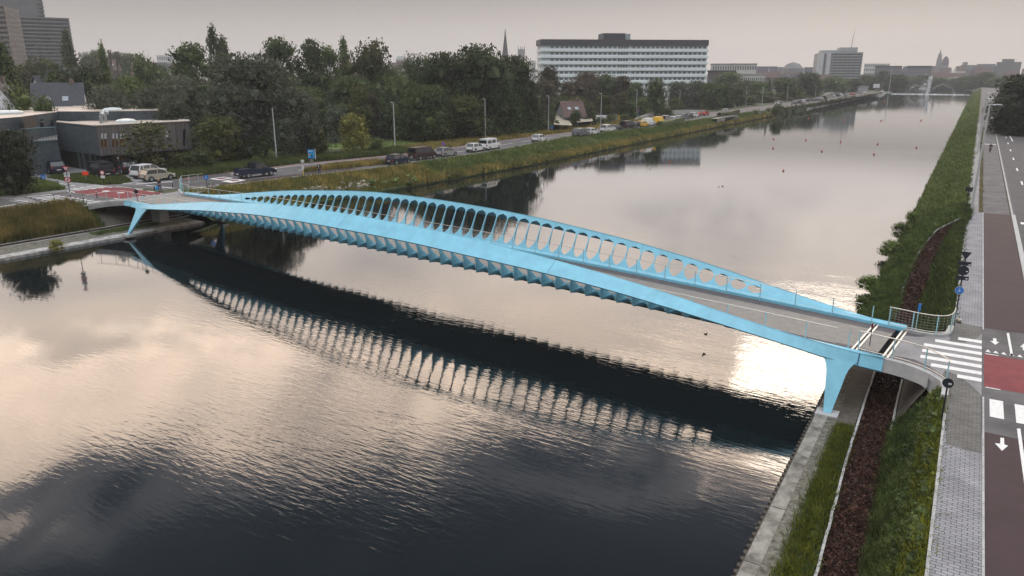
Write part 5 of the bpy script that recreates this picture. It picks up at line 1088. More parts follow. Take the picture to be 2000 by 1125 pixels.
# ---- people (skin modifier figures, facing +Y)
SKIN=mat('skin',(.42,.24,.17),.6,.05,5)
def skinned(name,chain,edges,m,parent,root=0):
    me=bpy.data.meshes.new(name); me.from_pydata([c[:3] for c in chain],edges,[]); o=bpy.data.objects.new(name,me); COL.objects.link(o); o.parent=parent; me.materials.append(m)
    sk=o.modifiers.new('skin','SKIN'); me.skin_vertices.new() if not me.skin_vertices else None
    for i,c in enumerate(chain): me.skin_vertices[0].data[i].radius=(c[3],c[4] if len(c)>4 else c[3]); me.skin_vertices[0].data[i].use_root=(i==root)
    sk.use_smooth_shade=True; sb=o.modifiers.new('sub','SUBSURF'); sb.levels=1; sb.render_levels=1; return o
def person(label,loc,rz,h,top,legs,hair,stride=.12,arms=((.05,.0),(-.05,.0)),longhair=False,bag=None,pack=None,hold=None):
    rt=thing('person',label,'person',loc,rz); rt.scale=(h/1.75,)*3; s=stride
    ch=[(0,0,.95,.13,.10),(0,0,1.15,.12,.09),(0,0,1.38,.15,.10),(0,0,1.50,.055),(0,.01,1.60,.085,.095),(0,.015,1.68,.075,.085)]; ed=[(0,1),(1,2),(2,3),(3,4),(4,5)]
    ft={}
    for k,sx in enumerate((-1,1)):
        f=s*sx; b0=len(ch); ch+=[(sx*.10,0,.86,.085),(sx*.10,f*.5+.02,.48,.058),(sx*.10,f,.09,.038),(sx*.11,f+.14,.04,.035)]; ed+=[(0,b0),(b0,b0+1),(b0+1,b0+2),(b0+2,b0+3)]
        a=arms[k]; b1=len(ch); ex,hx=a; ch+=[(sx*.19,0,1.40,.055),(sx*.25,ex-.02,1.13,.040),(sx*.24,ex+hx+.06,.90,.028),(sx*.235,ex+hx+.10,.82,.034,.016)]; ed+=[(2,b1),(b1,b1+1),(b1+1,b1+2),(b1+2,b1+3)]
        hb=b1+3
        for t in range(4): n0=len(ch); yy=ex+hx+.07+t*.022; ch+=[(sx*.232,yy,.775,.009),(sx*.225,yy+.008,.735-.006*abs(t-1.5),.008)]; ed+=[(hb,n0),(n0,n0+1)]
        n0=len(ch); ch+=[(sx*.205,ex+hx+.13,.80,.010),(sx*.20,ex+hx+.15,.765,.009)]; ed+=[(hb,n0),(n0,n0+1)]
    skinned('body',ch,ed,SKIN,rt)
    c2=[(0,0,.93,.155,.125),(0,0,1.15,.14,.11),(0,0,1.36,.17,.12),(0,0,1.45,.09,.08)]; e2=[(0,1),(1,2),(2,3)]
    for k,sx in enumerate((-1,1)):
        ex=arms[k][0]; b1=len(c2); c2+=[(sx*.19,0,1.40,.07),(sx*.25,ex-.02,1.13,.055)]; e2+=[(2,b1),(b1,b1+1)]
        if top[1]: c2+=[(sx*.24,ex+arms[k][1]+.05,.93,.042)]; e2+=[(b1+1,b1+2)]
    skinned('top',c2,e2,top[0],rt)
    c3=[(0,0,.95,.15,.12)]; e3=[]
    for sx in (-1,1): f=s*sx; b0=len(c3); c3+=[(sx*.10,0,.84,.105),(sx*.10,f*.5+.02,.48,.076),(sx*.10,f,.12,.06)]; e3+=[(0,b0),(b0,b0+1),(b0+1,b0+2)]
    skinned('trousers',c3,e3,legs,rt)
    c4=[(0,-.02,1.62,.095,.10),(0,-.01,1.72,.075,.08)]; e4=[(0,1)]
    if longhair: c4+=[(0,-.08,1.50,.09,.05),(0,-.10,1.34,.075,.035)]; e4+=[(0,2),(2,3)]
    skinned('hair',c4,e4,hair,rt)
    sh=MB(); 
    for sx in (-1,1): f=s*sx; sh.box(sx*.10-.045,sx*.10+.045,f-.06,f+.20,-.005,.075,DARKM)
    sh.build('shoes',rt); return rt
navy=mat('cloth_navy',(.02,.022,.045),.9,.2,6); jean=mat('cloth_denim',(.05,.07,.13),.9,.2,6); blk=mat('cloth_black',(.014,.014,.016),.9,.2,6); blond=mat('hair_blond',(.50,.32,.14),.7,.2,9); dkh=mat('hair_dark',(.02,.014,.010),.7,.2,9)
pw=GL(313,374.5); person('long haired blond woman in dark top and jeans walking with a blue bag',(pw[0],pw[1],pw[2]+.01),YAW-.2,1.78,(navy,False),jean,blond,longhair=True,arms=((.02,.02),(.02,.05)))
b=MB(); b.strip([[(-.20,-.08,0),(.20,-.08,0),(.20,.08,0),(-.20,.08,0)],[(-.24,-.10,.25),(.24,-.10,.25),(.24,.10,.25),(-.24,.10,.25)],[(-.21,-.06,.48),(.21,-.06,.48),(.21,.06,.48),(-.21,.06,.48)]],mat('bag_blue',(.02,.30,.62),.5,.1,5),closed=True); b.face([(-.20,-.08,0),(-.20,.08,0),(.20,.08,0),(.20,-.08,0)],MATS['bag_blue'])
bag=b.build('carrier_bag',loc=(pw[0]-.36,pw[1]-.12,pw[2]+.22),rz=YAW); tag(bag,'bright blue carrier bag hanging from the hand of the blond woman','bag')
b=MB(); b.tube([(-.12,0,.46),(-.05,0,.66),(.05,0,.66),(.12,0,.46)],.012,MATS['bag_blue'],5); b.build('handles',bag)
pq=GL(624,341.5); person('person in black with backpack and jeans standing beside the bus stop pole',(pq[0],pq[1],pq[2]+.02),YAW+.1,1.85,(blk,True),jean,dkh,stride=.04)
b=MB(); b.strip([[(-.16,-.08,0),(.16,-.08,0),(.16,.06,0),(-.16,.06,0)],[(-.18,-.11,.22),(.18,-.11,.22),(.18,.06,.22),(-.18,.06,.22)],[(-.13,-.04,.48),(.13,-.04,.48),(.13,.06,.48),(-.13,.06,.48)]],blk,closed=True); b.box(-.06,.06,-.125,-.11,.12,.38,SW)
b.face([(-.13,-.04,.48),(.13,-.04,.48),(.13,.06,.48),(-.13,.06,.48)],blk); d_=Vector((math.sin(YAW),-math.cos(YAW)))*.20
tag(b.build('backpack',loc=(pq[0]+d_.x,pq[1]+d_.y,pq[2]+1.08),rz=YAW+.1),'black backpack with a pale patch worn by the waiting person','backpack')
a_=G(1916,293,4.0); person('person in dark clothes walking away on the narrow right bank pavement',(a_[0],a_[1],4.01),0,1.8,(mat('cloth_plum',(.05,.015,.03),.9,.2,6),True),blk,dkh)
a_=G(1933,298,4.0); person('person in black jogging on the right bank cycle path',(a_[0],a_[1],4.01),0,1.8,(blk,True),blk,dkh,stride=.22,arms=((.12,.1),(-.12,.0)))
# ---- clipped hedges, wall and underpass on the left bank
def hedge(name,label,P,w,h):
    rt=[]; rows=[]; r=random.Random(3)
    for i in range(len(P)-1):
        a,c=np.array(P[i]),np.array(P[i+1]); t=(c-a)/max(1e-6,np.linalg.norm((c-a)[:2])); n_=np.array([t[1],-t[0],0])
        for k_ in range(6):
            p=a+(c-a)*k_/6; j=lambda:r.uniform(-.08,.08)
            rows.append([p-n_*(w/2+j()),p-n_*(w/2+j())+[0,0,h*.6],p-n_*(w*.42)+[0,0,h+j()],p+[0,0,h+.05+j()],p+n_*(w*.42)+[0,0,h+j()],p+n_*(w/2+j())+[0,0,h*.6],p+n_*(w/2+j())])
    b=MB(); b.strip(rows,LF['dark']); b.face(rows[0],LF['dark']); b.face(rows[-1][::-1],LF['dark']); o=b.build(name); tag(o,label,'hedge')
    pts=[(x[3][0]+r.uniform(-w/2,w/2),x[3][1]+r.uniform(-.8,.8),x[0][2]+r.uniform(.1,h)) for x in rows for _ in range(24)]
    V,F=leaf_quads(np.array(pts),.28); l=npmesh('leaves',V,F,LF['dark'],o); return o
hedge('hedge','clipped dark hedge on the bank before the underpass, beside the yellow vans',[GL(1288,248,0),GL(1310,244,0),GL(1335,239,0)],1.6,1.5)
hedge('hedge','clipped dark hedge on the bank just after the underpass',[GL(1405,229,0),GL(1425,226,0),GL(1443,222,0)],1.6,1.5)
b=MB(); wr=[GL(*p) for p in ((1240,237),(1262,230),(1290,225),(1325,223),(1370,222))]; b.strip([[(p[0],p[1],p[2]-.2),(p[0],p[1],p[2]+.9+.6*math.sin(i*.6)),(p[0]-.3,p[1]+.2,p[2]+.9+.6*math.sin(i*.6)),(p[0]-.3,p[1]+.2,p[2]-.2)] for i,p in enumerate(wr)],CONC); tag(b.build('ramp_wall'),'pale concrete ramp wall beside the road before the underpass','wall')
up_=thing('underpass','small concrete road underpass with a dark opening at the waterline','bridge',(*G(1378,247,0)[:2],0))
c0=Vector(up_.location); X0=XW(c0.y)
b=MB(); 
for i,t in enumerate(np.linspace(-12,12,13)): pass
rows=[[(.3,t,1.5+.4*math.cos(t/12*PI/2)),(.3,t,2.75+.25*math.cos(t/12*PI/2)),(-.3,t,2.75+.25*math.cos(t/12*PI/2)),(-5,t,2.3),(-5,t,1.5)] for t in np.linspace(-13,13,15)]
b.strip(rows,CONCW,closed=True); b.build('deck',up_)
b=MB(); b.box(-6,.45,-5.2,-4.6,-.5,2.5,CONC); b.build('pier',up_); b=MB(); b.box(-9,.3,-4.6,7,-.4,2.4,mat('opening_shade',(.004,.004,.004),.95,.1,3)); b.build('opening',up_)  # solid near-black block stands in for the shade inside the opening
b=MB(); b.strip([[(.9,t,0.15),(.5,t,.2+2.2*(1-abs(t-8)/8)**.5)] for t in np.linspace(.2,15.8,9)],LF['dark']); b.build('planted_slope',up_)
up_.location=(XW(c0.y)-1.0,c0.y,.8)
b=MB(); P=[(XW(y),y) for y in (392,430,480,540,620,700,712)]
b.strip([[(x+.1,y,-1),(x+.1,y,2.7),(x-.9,y,2.75),(x-.9,y,3.4)] for x,y in P],CONC); tag(b.build('quay_wall'),'long pale quay wall below the far parking area','quay wall')
# field fence
fe=thing('field_fence','dark post and rail fence around the green field','fence',GL(645,283))
def fpost(P): 
    o0=Vector(fe.location)
    for p in P: b=MB(); b.box(-.07,.07,-.07,.07,0,1.3,DARKM); q=b.build('post',fe); q.location=Vector(p)-o0
    for z in (.55,1.1): b=MB(); b.tube([Vector(p)-o0+Vector((0,0,z)) for p in P],.05,DARKM,5); b.build('rail',fe)
fpost([GL(u,v) for u,v in ((646,282),(656,281),(665,280),(680,279),(735,276),(752,275),(760,274),(775,273.5))]); fpost([GL(u,v) for u,v in ((655,272),(690,270),(740,268),(800,266),(840,265),(880,263))])
# posters and parasols by the cafe
b=MB(); b.box(-1.9,1.9,-.1,.1,.6,3.2,mat('poster_yellow',(.65,.38,.05),.6,.1,1.5)); b.box(.4,1.6,-.12,-.1,.9,2.0,SW); b.box(-1.5,-1.3,-.1,.1,0,.6,DARKM); b.box(1.3,1.5,-.1,.1,0,.6,DARKM); yb=b.build('poster_board',loc=GL(1213,236),rz=YAW); yb.scale=(.5,.5,.55); tag(yb,'yellow poster board standing on two short posts by the road','billboard')
def sail(label,P,hs):
    rt=thing('shade_sail',label,'shade sail',(P[0][0],P[0][1],3.4)); o0=Vector(rt.location); Q=[Vector((p[0],p[1],3.4+h))-o0 for p,h in zip(P,hs)]; n=8; rows=[]
    for i in range(n+1):
        r_=[]
        for j in range(n+1):
            s,t=i/n,j/n; p=Q[0]*(1-s)*(1-t)+Q[1]*s*(1-t)+Q[2]*s*t+Q[3]*(1-s)*t; p.z-=1.4*s*(1-s)*2*t*(1-t)*2; r_.append(p)
        rows.append(r_)
    b=MB(); b.strip(rows,mat('sail_cream',(.30,.27,.21),.8,.08,1)); b.build('cloth',rt)
    for q in Q: b=MB(); b.tube([(q.x,q.y,-.2),(q.x,q.y,q.z+.1)],.08,DARKM,6); b.build('pole',rt)
def PA(u,v,D): p=A(u,v,D); return p
sail('cream shade sail stretched left of the small round tree at the cafe',[PA(1082,245,196),PA(1118,243,202),PA(1110,232,222),PA(1084,225,225)],[2.0,1.4,1.8,3.4])
sail('cream shade sail stretched right of the small round tree at the cafe',[PA(1127,240,208),PA(1158,238,214),PA(1154,230,230),PA(1126,224,232)],[1.8,1.8,3.0,3.8])
# ================================================================ BUILDINGS
def prismy(mb,P,z0,z1,m,mt=None): mb.prism([(p[0],p[1]) for p in P],z0,z1,m,mt)
# wooden and brick building on the left
ROOFM=mat('roof_felt',(.30,.25,.22),.42,.0,.25,col2=(.55,.46,.40),spec=.8,lo=.3,hi=.65)
zt=12.3; cA=A(186,245,math.hypot(*G(186,245,zt)[:2])); 
def GT(u,v,z): return G(u,v,z)[:2]
base=GL(192,338); dA=math.hypot(base[0],base[1]); 
r=ray(186,245); ztop=H+r[2]*dA/math.hypot(r[0],r[1])
cA=A(186,245,dA)[:2]; cB=GT(369,236,ztop); cE=GT(112,238,ztop)
vE=np.array(cE)-np.array(cA); vB=np.array(cB)-np.array(cA); cF=tuple(np.array(cB)+vE*.8)
r=ray(190,304); zov=H+r[2]*dA/math.hypot(r[0],r[1])
wb=thing('community_building','flat roofed building in grey brick and weathered vertical wood beside the crossing','building',(cA[0],cA[1],3.6)); wo_=Vector(wb.location)
def wbb(b,name,parent=None): o=b.build(name,parent or wb); o.location=-wo_ if parent is None else (0,0,0); return o
def quadwall(b,p,q,z0,z1,m,off=0):
    p=np.array(p);q=np.array(q); t=(q-p)/np.linalg.norm(q-p); n_=np.array([t[1],-t[0]]); p=p+n_*off;q=q+n_*off
    b.face([(p[0],p[1],z0),(q[0],q[1],z0),(q[0],q[1],z1),(p[0],p[1],z1)],m)
def lp(p,q,t): return (p[0]+(q[0]-p[0])*t,p[1]+(q[1]-p[1])*t)
b=MB(); prismy(b,[cE,cA,cB,cF],zov,ztop,GBRICK,ROOFM); wbb(b,'upper_storey')
b=MB(); quadwall(b,cA,cB,zov-.02,ztop+.02,WOOD,.05); quadwall(b,lp(cE,cA,.0),cA,zov-.02,ztop+.02,GBRICK,.04); wo1=wbb(b,'wood_facade')
b=MB()
for s,t in ((cE,cA),(cA,cB),(cB,cF)): 
    p=Vector((*s,ztop)); q=Vector((*t,ztop)); b.tube([p,q],.22,mat('roof_edge',(.45,.40,.35),.5,.1,2),4)
wbb(b,'parapet')
def winat(u0,v0,u1,v1,p,q,m,name='window',off=.09,n=1,parent=None):
    p=np.array(p);q=np.array(q); t=(q-p)/np.linalg.norm(q-p); nn=np.array([t[1],-t[0],0]); P=[]
    for u,v in ((u0,v1),(u1,v1),(u1,v0),(u0,v0)):
        r=ray(u,v); k=((np.array([p[0],p[1],0])-CP)@nn)/(r@nn); P.append(CP+r*k+nn*off)
    b=MB(); b.face(P,m); return wbb(b,name)
WARM=mat('warm_window',(.10,.055,.02),.2,.3,1.2); BLIND=mat('white_blind',(.40,.41,.44),.7,.05,3)
for u in (196.5,203,218.5,225.5,233.5,239.5): winat(u,260,u+4.6,287,cA,cB,WARM)
for u in (196.5,203,218.5,225.5,233.5,239.5): winat(u+.2,260.5,u+4.4,271,cA,cB,BLIND,'blind',.11)
winat(322,255,328,268,cA,cB,BLIND); winat(357,252,361,285,cA,cB,GLASS)
# ground floor, recessed
gA=lp(lp(cA,cE,.06),lp(cB,cF,.06),.03); gB=lp(lp(cA,cE,.22),lp(cB,cF,.22),.98); gE=lp(cE,cA,-.15); gA2=lp(cA,cE,.10)
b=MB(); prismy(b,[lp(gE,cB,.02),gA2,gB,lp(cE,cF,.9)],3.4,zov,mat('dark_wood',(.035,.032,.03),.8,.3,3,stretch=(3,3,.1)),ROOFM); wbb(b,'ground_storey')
for t0,t1,m in ((.30,.38,mat('green_door',(.06,.09,.08),.4,.1,3)),(.42,.50,MATS['green_door']),(.54,.60,GLASS),(.66,.78,GLASS)):
    b=MB(); quadwall(b,lp(lp(gE,cB,.02),gA2,t0+.2),lp(lp(gE,cB,.02),gA2,t1+.2),3.7,6.4,m,.06); wbb(b,'door')
for k_ in range(6): b=MB(); quadwall(b,lp(gA2,gB,.05+k_*.15),lp(gA2,gB,.05+k_*.15+.11),3.8,zov-.4,WARM if k_%2 else GLASS,.06); wbb(b,'window')
# rear wings
def GW(u,v,D): return A(u,v,D)
wA=A(-60,212,dA+2)[:2]; zr=H+ray(35,216)[2]*(dA+4)/math.hypot(*ray(35,216)[:2])
w0=A(-60,215,dA-4)[:2]; w1=A(38,215,dA+3)[:2]; w2=A(112,225,dA+16)[:2]; w3=A(300,222,dA+30)[:2]; w4=A(358,223,dA+26)[:2]; w5=A(160,207,dA+52)[:2]; w6=A(-60,207,dA+40)[:2]
b=MB(); prismy(b,[w0,w1,w2,w5,w6],3.4,ztop+1.4,GBRICK,ROOFM); wbb(b,'rear_wing')
b=MB(); prismy(b,[w2,A(200,230,dA+12)[:2],A(361,229,dA+11)[:2],A(361,223,dA+26)[:2],w5],3.4,ztop+1.5,GBRICK,ROOFM); wbb(b,'rear_wing')
b=MB(); quadwall(b,A(40,232,dA+1)[:2],A(66,232,dA+6)[:2],8.3,ztop+1.42,mat('bronze_wood',(.06,.045,.035),.5,.3,2,stretch=(3,3,.1)),.3); wbb(b,'wood_panel')
winat(78,233,84,251,w1,w2,GLASS); winat(98,235,104,254,w1,w2,GLASS)
BAL=mat('balcony_metal',(.10,.15,.18),.5,.1,4,metal=.4)
zb0=H+ray(100,272)[2]*(dA+2)/math.hypot(*ray(100,272)[:2])
q0=A(-30,262,dA-2)[:2]; q1=A(44,262,dA+1)[:2]; q2=A(112,272,dA+3)[:2]
b=MB()
for p,q in ((q0,q1),(q1,q2)):
    n_=22; 
    for k_ in range(n_+1): c=lp(p,q,k_/n_); b.tube([(c[0],c[1],zb0-.2),(c[0],c[1],zb0+1.7)],.06,BAL,4)
    b.tube([(*p,zb0+1.7),(*q,zb0+1.7)],.07,BAL,4); b.tube([(*p,zb0-.2),(*q,zb0-.2)],.12,BAL,4)
wbb(b,'balcony_railing'); b=MB(); prismy(b,[q0,q1,q2,A(112,262,dA+14)[:2],w1,A(-30,250,dA+12)[:2]],3.4,zb0-.2,GBRICK,ROOFM); wbb(b,'terrace')
for u,v,D in ((199,232,8),(206,231,8),(198,240,2)):
    c=A(u,v,dA+D); b=MB(); b.tube([(0,0,-1.0),(0,0,.2),(.15,0,.55),(.5,0,.7),(.8,0,.5),(.8,0,.2)],.22,mat('duct_metal',(.40,.42,.44),.35,.1,4,metal=.6),8); q=b.build('roof_fan',wb); q.location=Vector((c[0],c[1],ztop+1.0))-wo_
for u,v,D,w in ((246,236,4,1.5),(222,229,14,1.5),(25,208,12,1.3),(8,208,12,1.3)):
    c=A(u,v,dA+D); b=MB(); b.tube([(0,0,-.3),(0,0,.2),(0,0,.42),(0,0,.52)],[w,w,w*.75,w*.3],mat('roof_dome',(.55,.60,.60),.3,.05,3),12); q=b.build('roof_light',wb); q.location=Vector((c[0],c[1],(ztop+.15 if D<5 else ztop+1.5)))-wo_
# gabled houses
SLATE=mat('slate_roof',(.020,.022,.032),.6,.25,1.5); WPL=mat('white_plaster',(.62,.64,.68),.8,.06,1); REDT=mat('red_tile',(.085,.05,.045),.8,.2,1.5); PINK=mat('old_brick',(.12,.09,.085),.85,.2,1.5)
def house(label,loc,rz,w,d,hw,hr,wall,roof,name='gabled_house',group=None,wins=4,chim=True,cat='house'):
    rt=thing(name,label,cat,loc,rz,group); b=MB(); b.box(-w/2,w/2,-d/2,d/2,-1,hw,wall)
    for s in (-1,1): b.face([(s*w/2,-d/2,hw),(s*w/2,d/2,hw),(s*w/2,0,hw+hr)][::s],wall)
    b.build('walls',rt); b=MB(); o=.35
    for s in (-1,1): 
        P=[(-w/2-o,s*(d/2+o),hw-o*hr/(d/2)),(w/2+o,s*(d/2+o),hw-o*hr/(d/2)),(w/2+o,0,hw+hr+.02),(-w/2-o,0,hw+hr+.02)]; b.face(P,roof); b.face([(p[0],p[1],p[2]+.14) for p in P][::-1],roof)
    rf=b.build('roof',rt)
    if chim: b=MB(); b.box(w*.25,w*.25+.7,-.35,.35,hw+hr*.7,hw+hr+.9,PINK); b.build('chimney',rf)
    for i in range(wins):
        x=-w/2+w*(i+.5)/wins; b=MB(); b.box(-.5,.5,-.03,.03,-.7,.7,GLASS); q=b.build('window',rt); q.location=(x,-d/2-.02,hw*.5)
        b=MB(); b.box(-.58,.58,-.02,.05,-.82,-.7,SW); b.build('sill',q)
    for s in (-1,1): b=MB(); b.box(-.03,.03,-.45,.45,-.7,.7,GLASS); q=b.build('window',rt); q.location=(s*(w/2+.02),0,hw*.85)
    for i in range(2): b=MB(); b.box(-.5,.5,-.5,.5,0,.06,mat('roof_window',(.25,.28,.32),.2,.1,2)); q=b.build('roof_window',rf); q.location=(-w*.2+w*.35*i,-d*.25,hw+hr*.5+.16); q.rotation_euler=(math.atan2(hr,d/2),0,0)
    return rt
def hpx(label,u,vt,D,wpx,dm,hwf,wall,roof,rz=0,**k):
    p=A(u,200,D); z=k.pop('z',3.3); r=ray(u,vt); top=H+r[2]*D/math.hypot(r[0],r[1])-z; w=wpx/FP*D*.95; return house(label,(p[0],p[1],z),YAW*0+math.atan2(p[1],p[0])-PI/2+rz,w,dm,top*hwf,top*(1-hwf),wall,roof,**k)
hpx('white gabled house with a black roof at the left edge behind the brick wing',6,160,158,40,9,.45,WPL,SLATE,rz=1.25)
hpx('long low white house with a dark slate roof behind the wide flat roof',118,163,172,74,9,.55,WPL,SLATE,rz=-.15)
hpx('dark roofed house with a small white gable behind the long white house',112,149,205,60,10,.5,WPL,SLATE,rz=.5)
hpx('house with a dark roof at the foot of the apartment tower',128,133,300,50,10,.6,PINK,SLATE,rz=.1)
hpx('hazy red brick house left of the narrow tree',222,116,430,30,12,.75,PINK,REDT,rz=.2)
hpx('hazy red roofed house right of the bare trunks',288,122,420,34,12,.6,PINK,REDT,rz=-.2)
hpx('hazy white house front below the left skyline',361,133,430,22,10,.8,WPL,SLATE,rz=0)
hpx('low dark roofed barn right of the bare trunks',288,158,300,26,9,.5,PINK,SLATE,rz=.1)
hpx('brick farmhouse with a dull red tiled roof behind the cream sails',1115,198,222,44,9,.42,mat('grey_house',(.13,.135,.15),.8,.1,2),REDT,rz=.35,wins=3)
hpx('white gabled villa with dark roof before the balcony tower',1624,158,640,34,16,.45,WPL,SLATE,rz=.6)
hpx('long white house front right of the dark rounded tree by the villa',1682,168,640,16,10,.7,WPL,SLATE)
hpx('pale low annex left of the white gabled villa',1585,162,640,14,10,.8,mat('grey_plaster',(.30,.32,.33),.8,.06,1),SLATE)
# tower blocks
def windows(rt,b,spots,add,extra=None):
    # the hundred windows that show largest are parts, the rest is one part
    o=b.build('window',rt); o.location=spots[0]
    for q in spots[1:100]: c=o.copy(); COL.objects.link(c); c.parent=rt; c.location=q
    bb=MB(); [add(bb,*q) for q in spots[100:]]
    if extra: extra(bb)
    if bb.v: tag(bb.build('windows',rt),kind='stuff')
def block(label,name,u0,u1,vt,D,depth,floors,bays,wall,win,z=2.4,rz=0,cat='building',balc=False,top=None,topm=None,vb=None,winh=.5,winw=.6,group=None,roof=None,curve=0,joint=True):
    """a slab whose facade faces the canal; repeated windows are strips of real recessed panes"""
    uc=(u0+u1)/2; p=A(uc,200,D); r=ray(uc,vt); h=H+r[2]*D/math.hypot(r[0],r[1])-z; w=(u1-u0)/FP*((np.array([p[0],p[1],15])-CP)@FW)*1.0
    rt=thing(name,label,cat,(p[0],p[1],z),math.atan2(p[1],p[0])-PI/2+rz,group); w=w*.97
    b=MB(); b.box(-w/2,w/2,0,depth,-2,h,wall); b.build('walls',rt)
    fh=h/floors
    if bays:
        ww_=w/bays*winw; hh_=fh*winh; wl=[(-w/2+w*(k_+.5)/bays,0,fh*(f+.5)) for f in range(floors-1,-1,-1) for k_ in range(bays)]
        nb=max(2,int(depth/(w/bays)*.6)); sl_=[(s*w/2,depth*(k_+.5)/nb,fh*(f+.5)) for f in range(floors) for s in (-1,1) for k_ in range(nb)]
        b=MB(); b.box(-ww_/2,ww_/2,-.03,.05,-hh_/2,hh_/2,win); windows(rt,b,wl,lambda bb,x,y,z:bb.box(x-ww_/2,x+ww_/2,y-.03,y+.05,z-hh_/2,z+hh_/2,win),lambda bb:[bb.box(x-.04,x+.04,y-ww_/2,y+ww_/2,z-hh_/2,z+hh_/2,win) for x,y,z in sl_])
    if balc:
        for f in range(1,floors+1): b=MB(); b.box(-w/2-.3,w/2+.3,-1.3,0,fh*f-.2,fh*f+.12,topm or wall); b.box(-w/2-.3,w/2+.3,-1.35,-1.25,fh*f+.122,fh*f+fh*.30,topm or wall); b.build('balcony',rt)
    if roof: b=MB(); b.box(-w/2-.4,w/2+.4,-.4,depth+.4,h,h+roof[0],roof[1]); b.build('roof',rt)
    if top:
        for x0,x1,hh,m in top: b=MB(); b.box(-w/2+w*x0,-w/2+w*x1,depth*.2,depth*.8,h,h+hh,m); b.build('roof_block',rt)
    return rt,w,h
BETON=mat('tower_concrete',(.13,.13,.135),.8,.12,.1); TW=mat('tower_window',(.05,.055,.065),.25,0,.25,col2=(.20,.21,.22)); BALC=mat('balcony_band',(.15,.155,.16),.8,.1,.2)
block('brown banded apartment tower cut by the left edge','apartment_tower',-70,36,12,560,24,19,12,mat('tower_brown',(.11,.09,.08),.8,.1,.1),TW,rz=-.35,balc=True,topm=mat('tower_brown_band',(.20,.17,.15),.8,.1,.2),winw=.8)
block('grey stepped apartment tower with a slanting right end','apartment_tower',30,154,36,640,22,21,20,BETON,TW,rz=.12,balc=True,topm=BALC,top=((0,.60,30,BETON),),winw=.8)
rt,w,h=block('upper stepped part of the apartment slab behind the grey tower','apartment_tower',-30,108,-20,690,22,26,22,BETON,TW,rz=.12,balc=True,topm=BALC,winw=.8)
# hospital: slab with white bands, dark cornice and roof block
HW=mat('hospital_white',(.72,.77,.79),.6,.05,.15); HD=mat('hospital_cornice',(.035,.038,.05),.6,.15,.3); HWIN=mat('hospital_window',(.07,.08,.10),.25,0,.35,col2=(.16,.17,.19))
Dh=430
pL_=A(1058,120,Dh-6); pR_=A(1380,120,Dh+16)
ang=math.atan2(pR_[1]-pL_[1],pR_[0]-pL_[0]); wh=math.hypot(pR_[0]-pL_[0],pR_[1]-pL_[1])
hz=lambda v,u=1200:H+ray(u,v)[2]*(Dh+3)/math.hypot(*ray(u,v)[:2])-2.4
hs=thing('hospital','long white hospital block with dark cornice, ribbon facade and roof cabin','building',(pL_[0],pL_[1],2.4),ang); ht=hz(78,1070); dp=18
b=MB(); b.box(0,wh,0,dp,-2,ht-3.0,mat('hospital_wall',(.50,.55,.58),.7,.06,.15)); b.build('walls',hs)
b=MB(); b.box(-.8,wh+.3,-.8,dp+.8,ht-3.0,ht,HD); b.build('cornice',hs)
b=MB(); b.box(wh*.37,wh*.50,2,dp-2,ht,ht+3.4,HD); b.box(wh*.505,wh*.535,3,dp-5,ht,ht+3.2,mat('glass_cabin',(.30,.36,.36),.2,.1,1)); b.build('roof_cabin',hs)
fl=9; fh=(ht-3.0)/fl
for f in range(fl):
    z=f*fh; b=MB(); b.box(-.6,wh+.6,-.9,-.1,z+fh*.00,z+fh*.40,HW); b.box(-.6,-.1,-.1,dp,z,z+fh*.40,HW); b.build('floor_band',hs); b=MB(); b.box(-.4,wh+.4,-.35,0,z+fh*.40,z+fh*.47,HW); b.build('sill_band',hs)
nb_=33; hw_=[]
for f in range(fl-1,-1,-1):
    for k_ in range(nb_):
        x=wh*(.05+.95*(k_+.4)/nb_)
        if not .455<x/wh<.525: hw_.append((x,0,f*fh+fh*.69))
def hwin(bb,x,y,z):
    for dx in (-.42,.42): bb.box(x+dx-.36,x+dx+.36,y-.06,y+.02,z-fh*.17,z+fh*.17,HWIN)
b=MB(); hwin(b,0,0,0); windows(hs,b,hw_,hwin)
for f in range(fl):
    b=MB()
    for k_ in range(4): x=wh*(.462+.016*k_); b.box(x-.55,x+.55,-.08,.02,f*fh+fh*.45,f*fh+fh*.88,HWIN)
    b.build('stair_window',hs)
b=MB(); b.box(wh*.455,wh*.52,-1.0,-.95,0,fh*2.2,mat('grey_panel',(.16,.17,.19),.7,.1,1)); b.build('entrance_screen',hs)
# other named buildings
GREYB=mat('office_grey',(.30,.31,.31),.8,.1,.2); PALE=mat('pale_facade',(.50,.50,.48),.8,.08,.2)
block('pale framed building with an open top storey right of the hospital','office_building',1386,1472,126,620,20,4,18,PALE,TW,roof=(.8,GREYB),rz=.1)
block('low pale office wing with a row of windows in front of the framed building','office_building',1430,1490,146,520,14,2,16,PALE,TW,roof=(.6,GREYB))
block('dull brick terrace right below the hospital corner','terrace',1378,1432,140,480,10,2,10,PINK,TW,roof=(.8,SLATE))
rt,w,h=block('balcony tower with a mast beside the basin','apartment_tower',1590,1672,104,820,34,13,9,GREYB,TW,balc=True,topm=mat('balcony_pale',(.34,.36,.36),.7,.1,.3),top=((.08,.86,3.0,GREYB),(.5,.9,5.5,GREYB)),rz=.15,winw=.85)
b=MB(); b.box(-w/2-.4,-w*.22,-1.5,2,-2,h+.5,mat('tower_white_panel',(.48,.49,.50),.8,.05,.2)); b.box(-w*.38,-w*.32,-1.6,-1.4,2,h,BETON); b.build('stair_panel',rt)
b=MB(); b.tube([(w*.28,15,h),(w*.29,15,h+12),(w*.32,15,h+24)],[.6,.35,.12],STEEL,6); b.build('mast',rt)
block('pale flat office block right of the balcony tower','office_building',1680,1726,124,1100,20,5,12,PALE,TW)
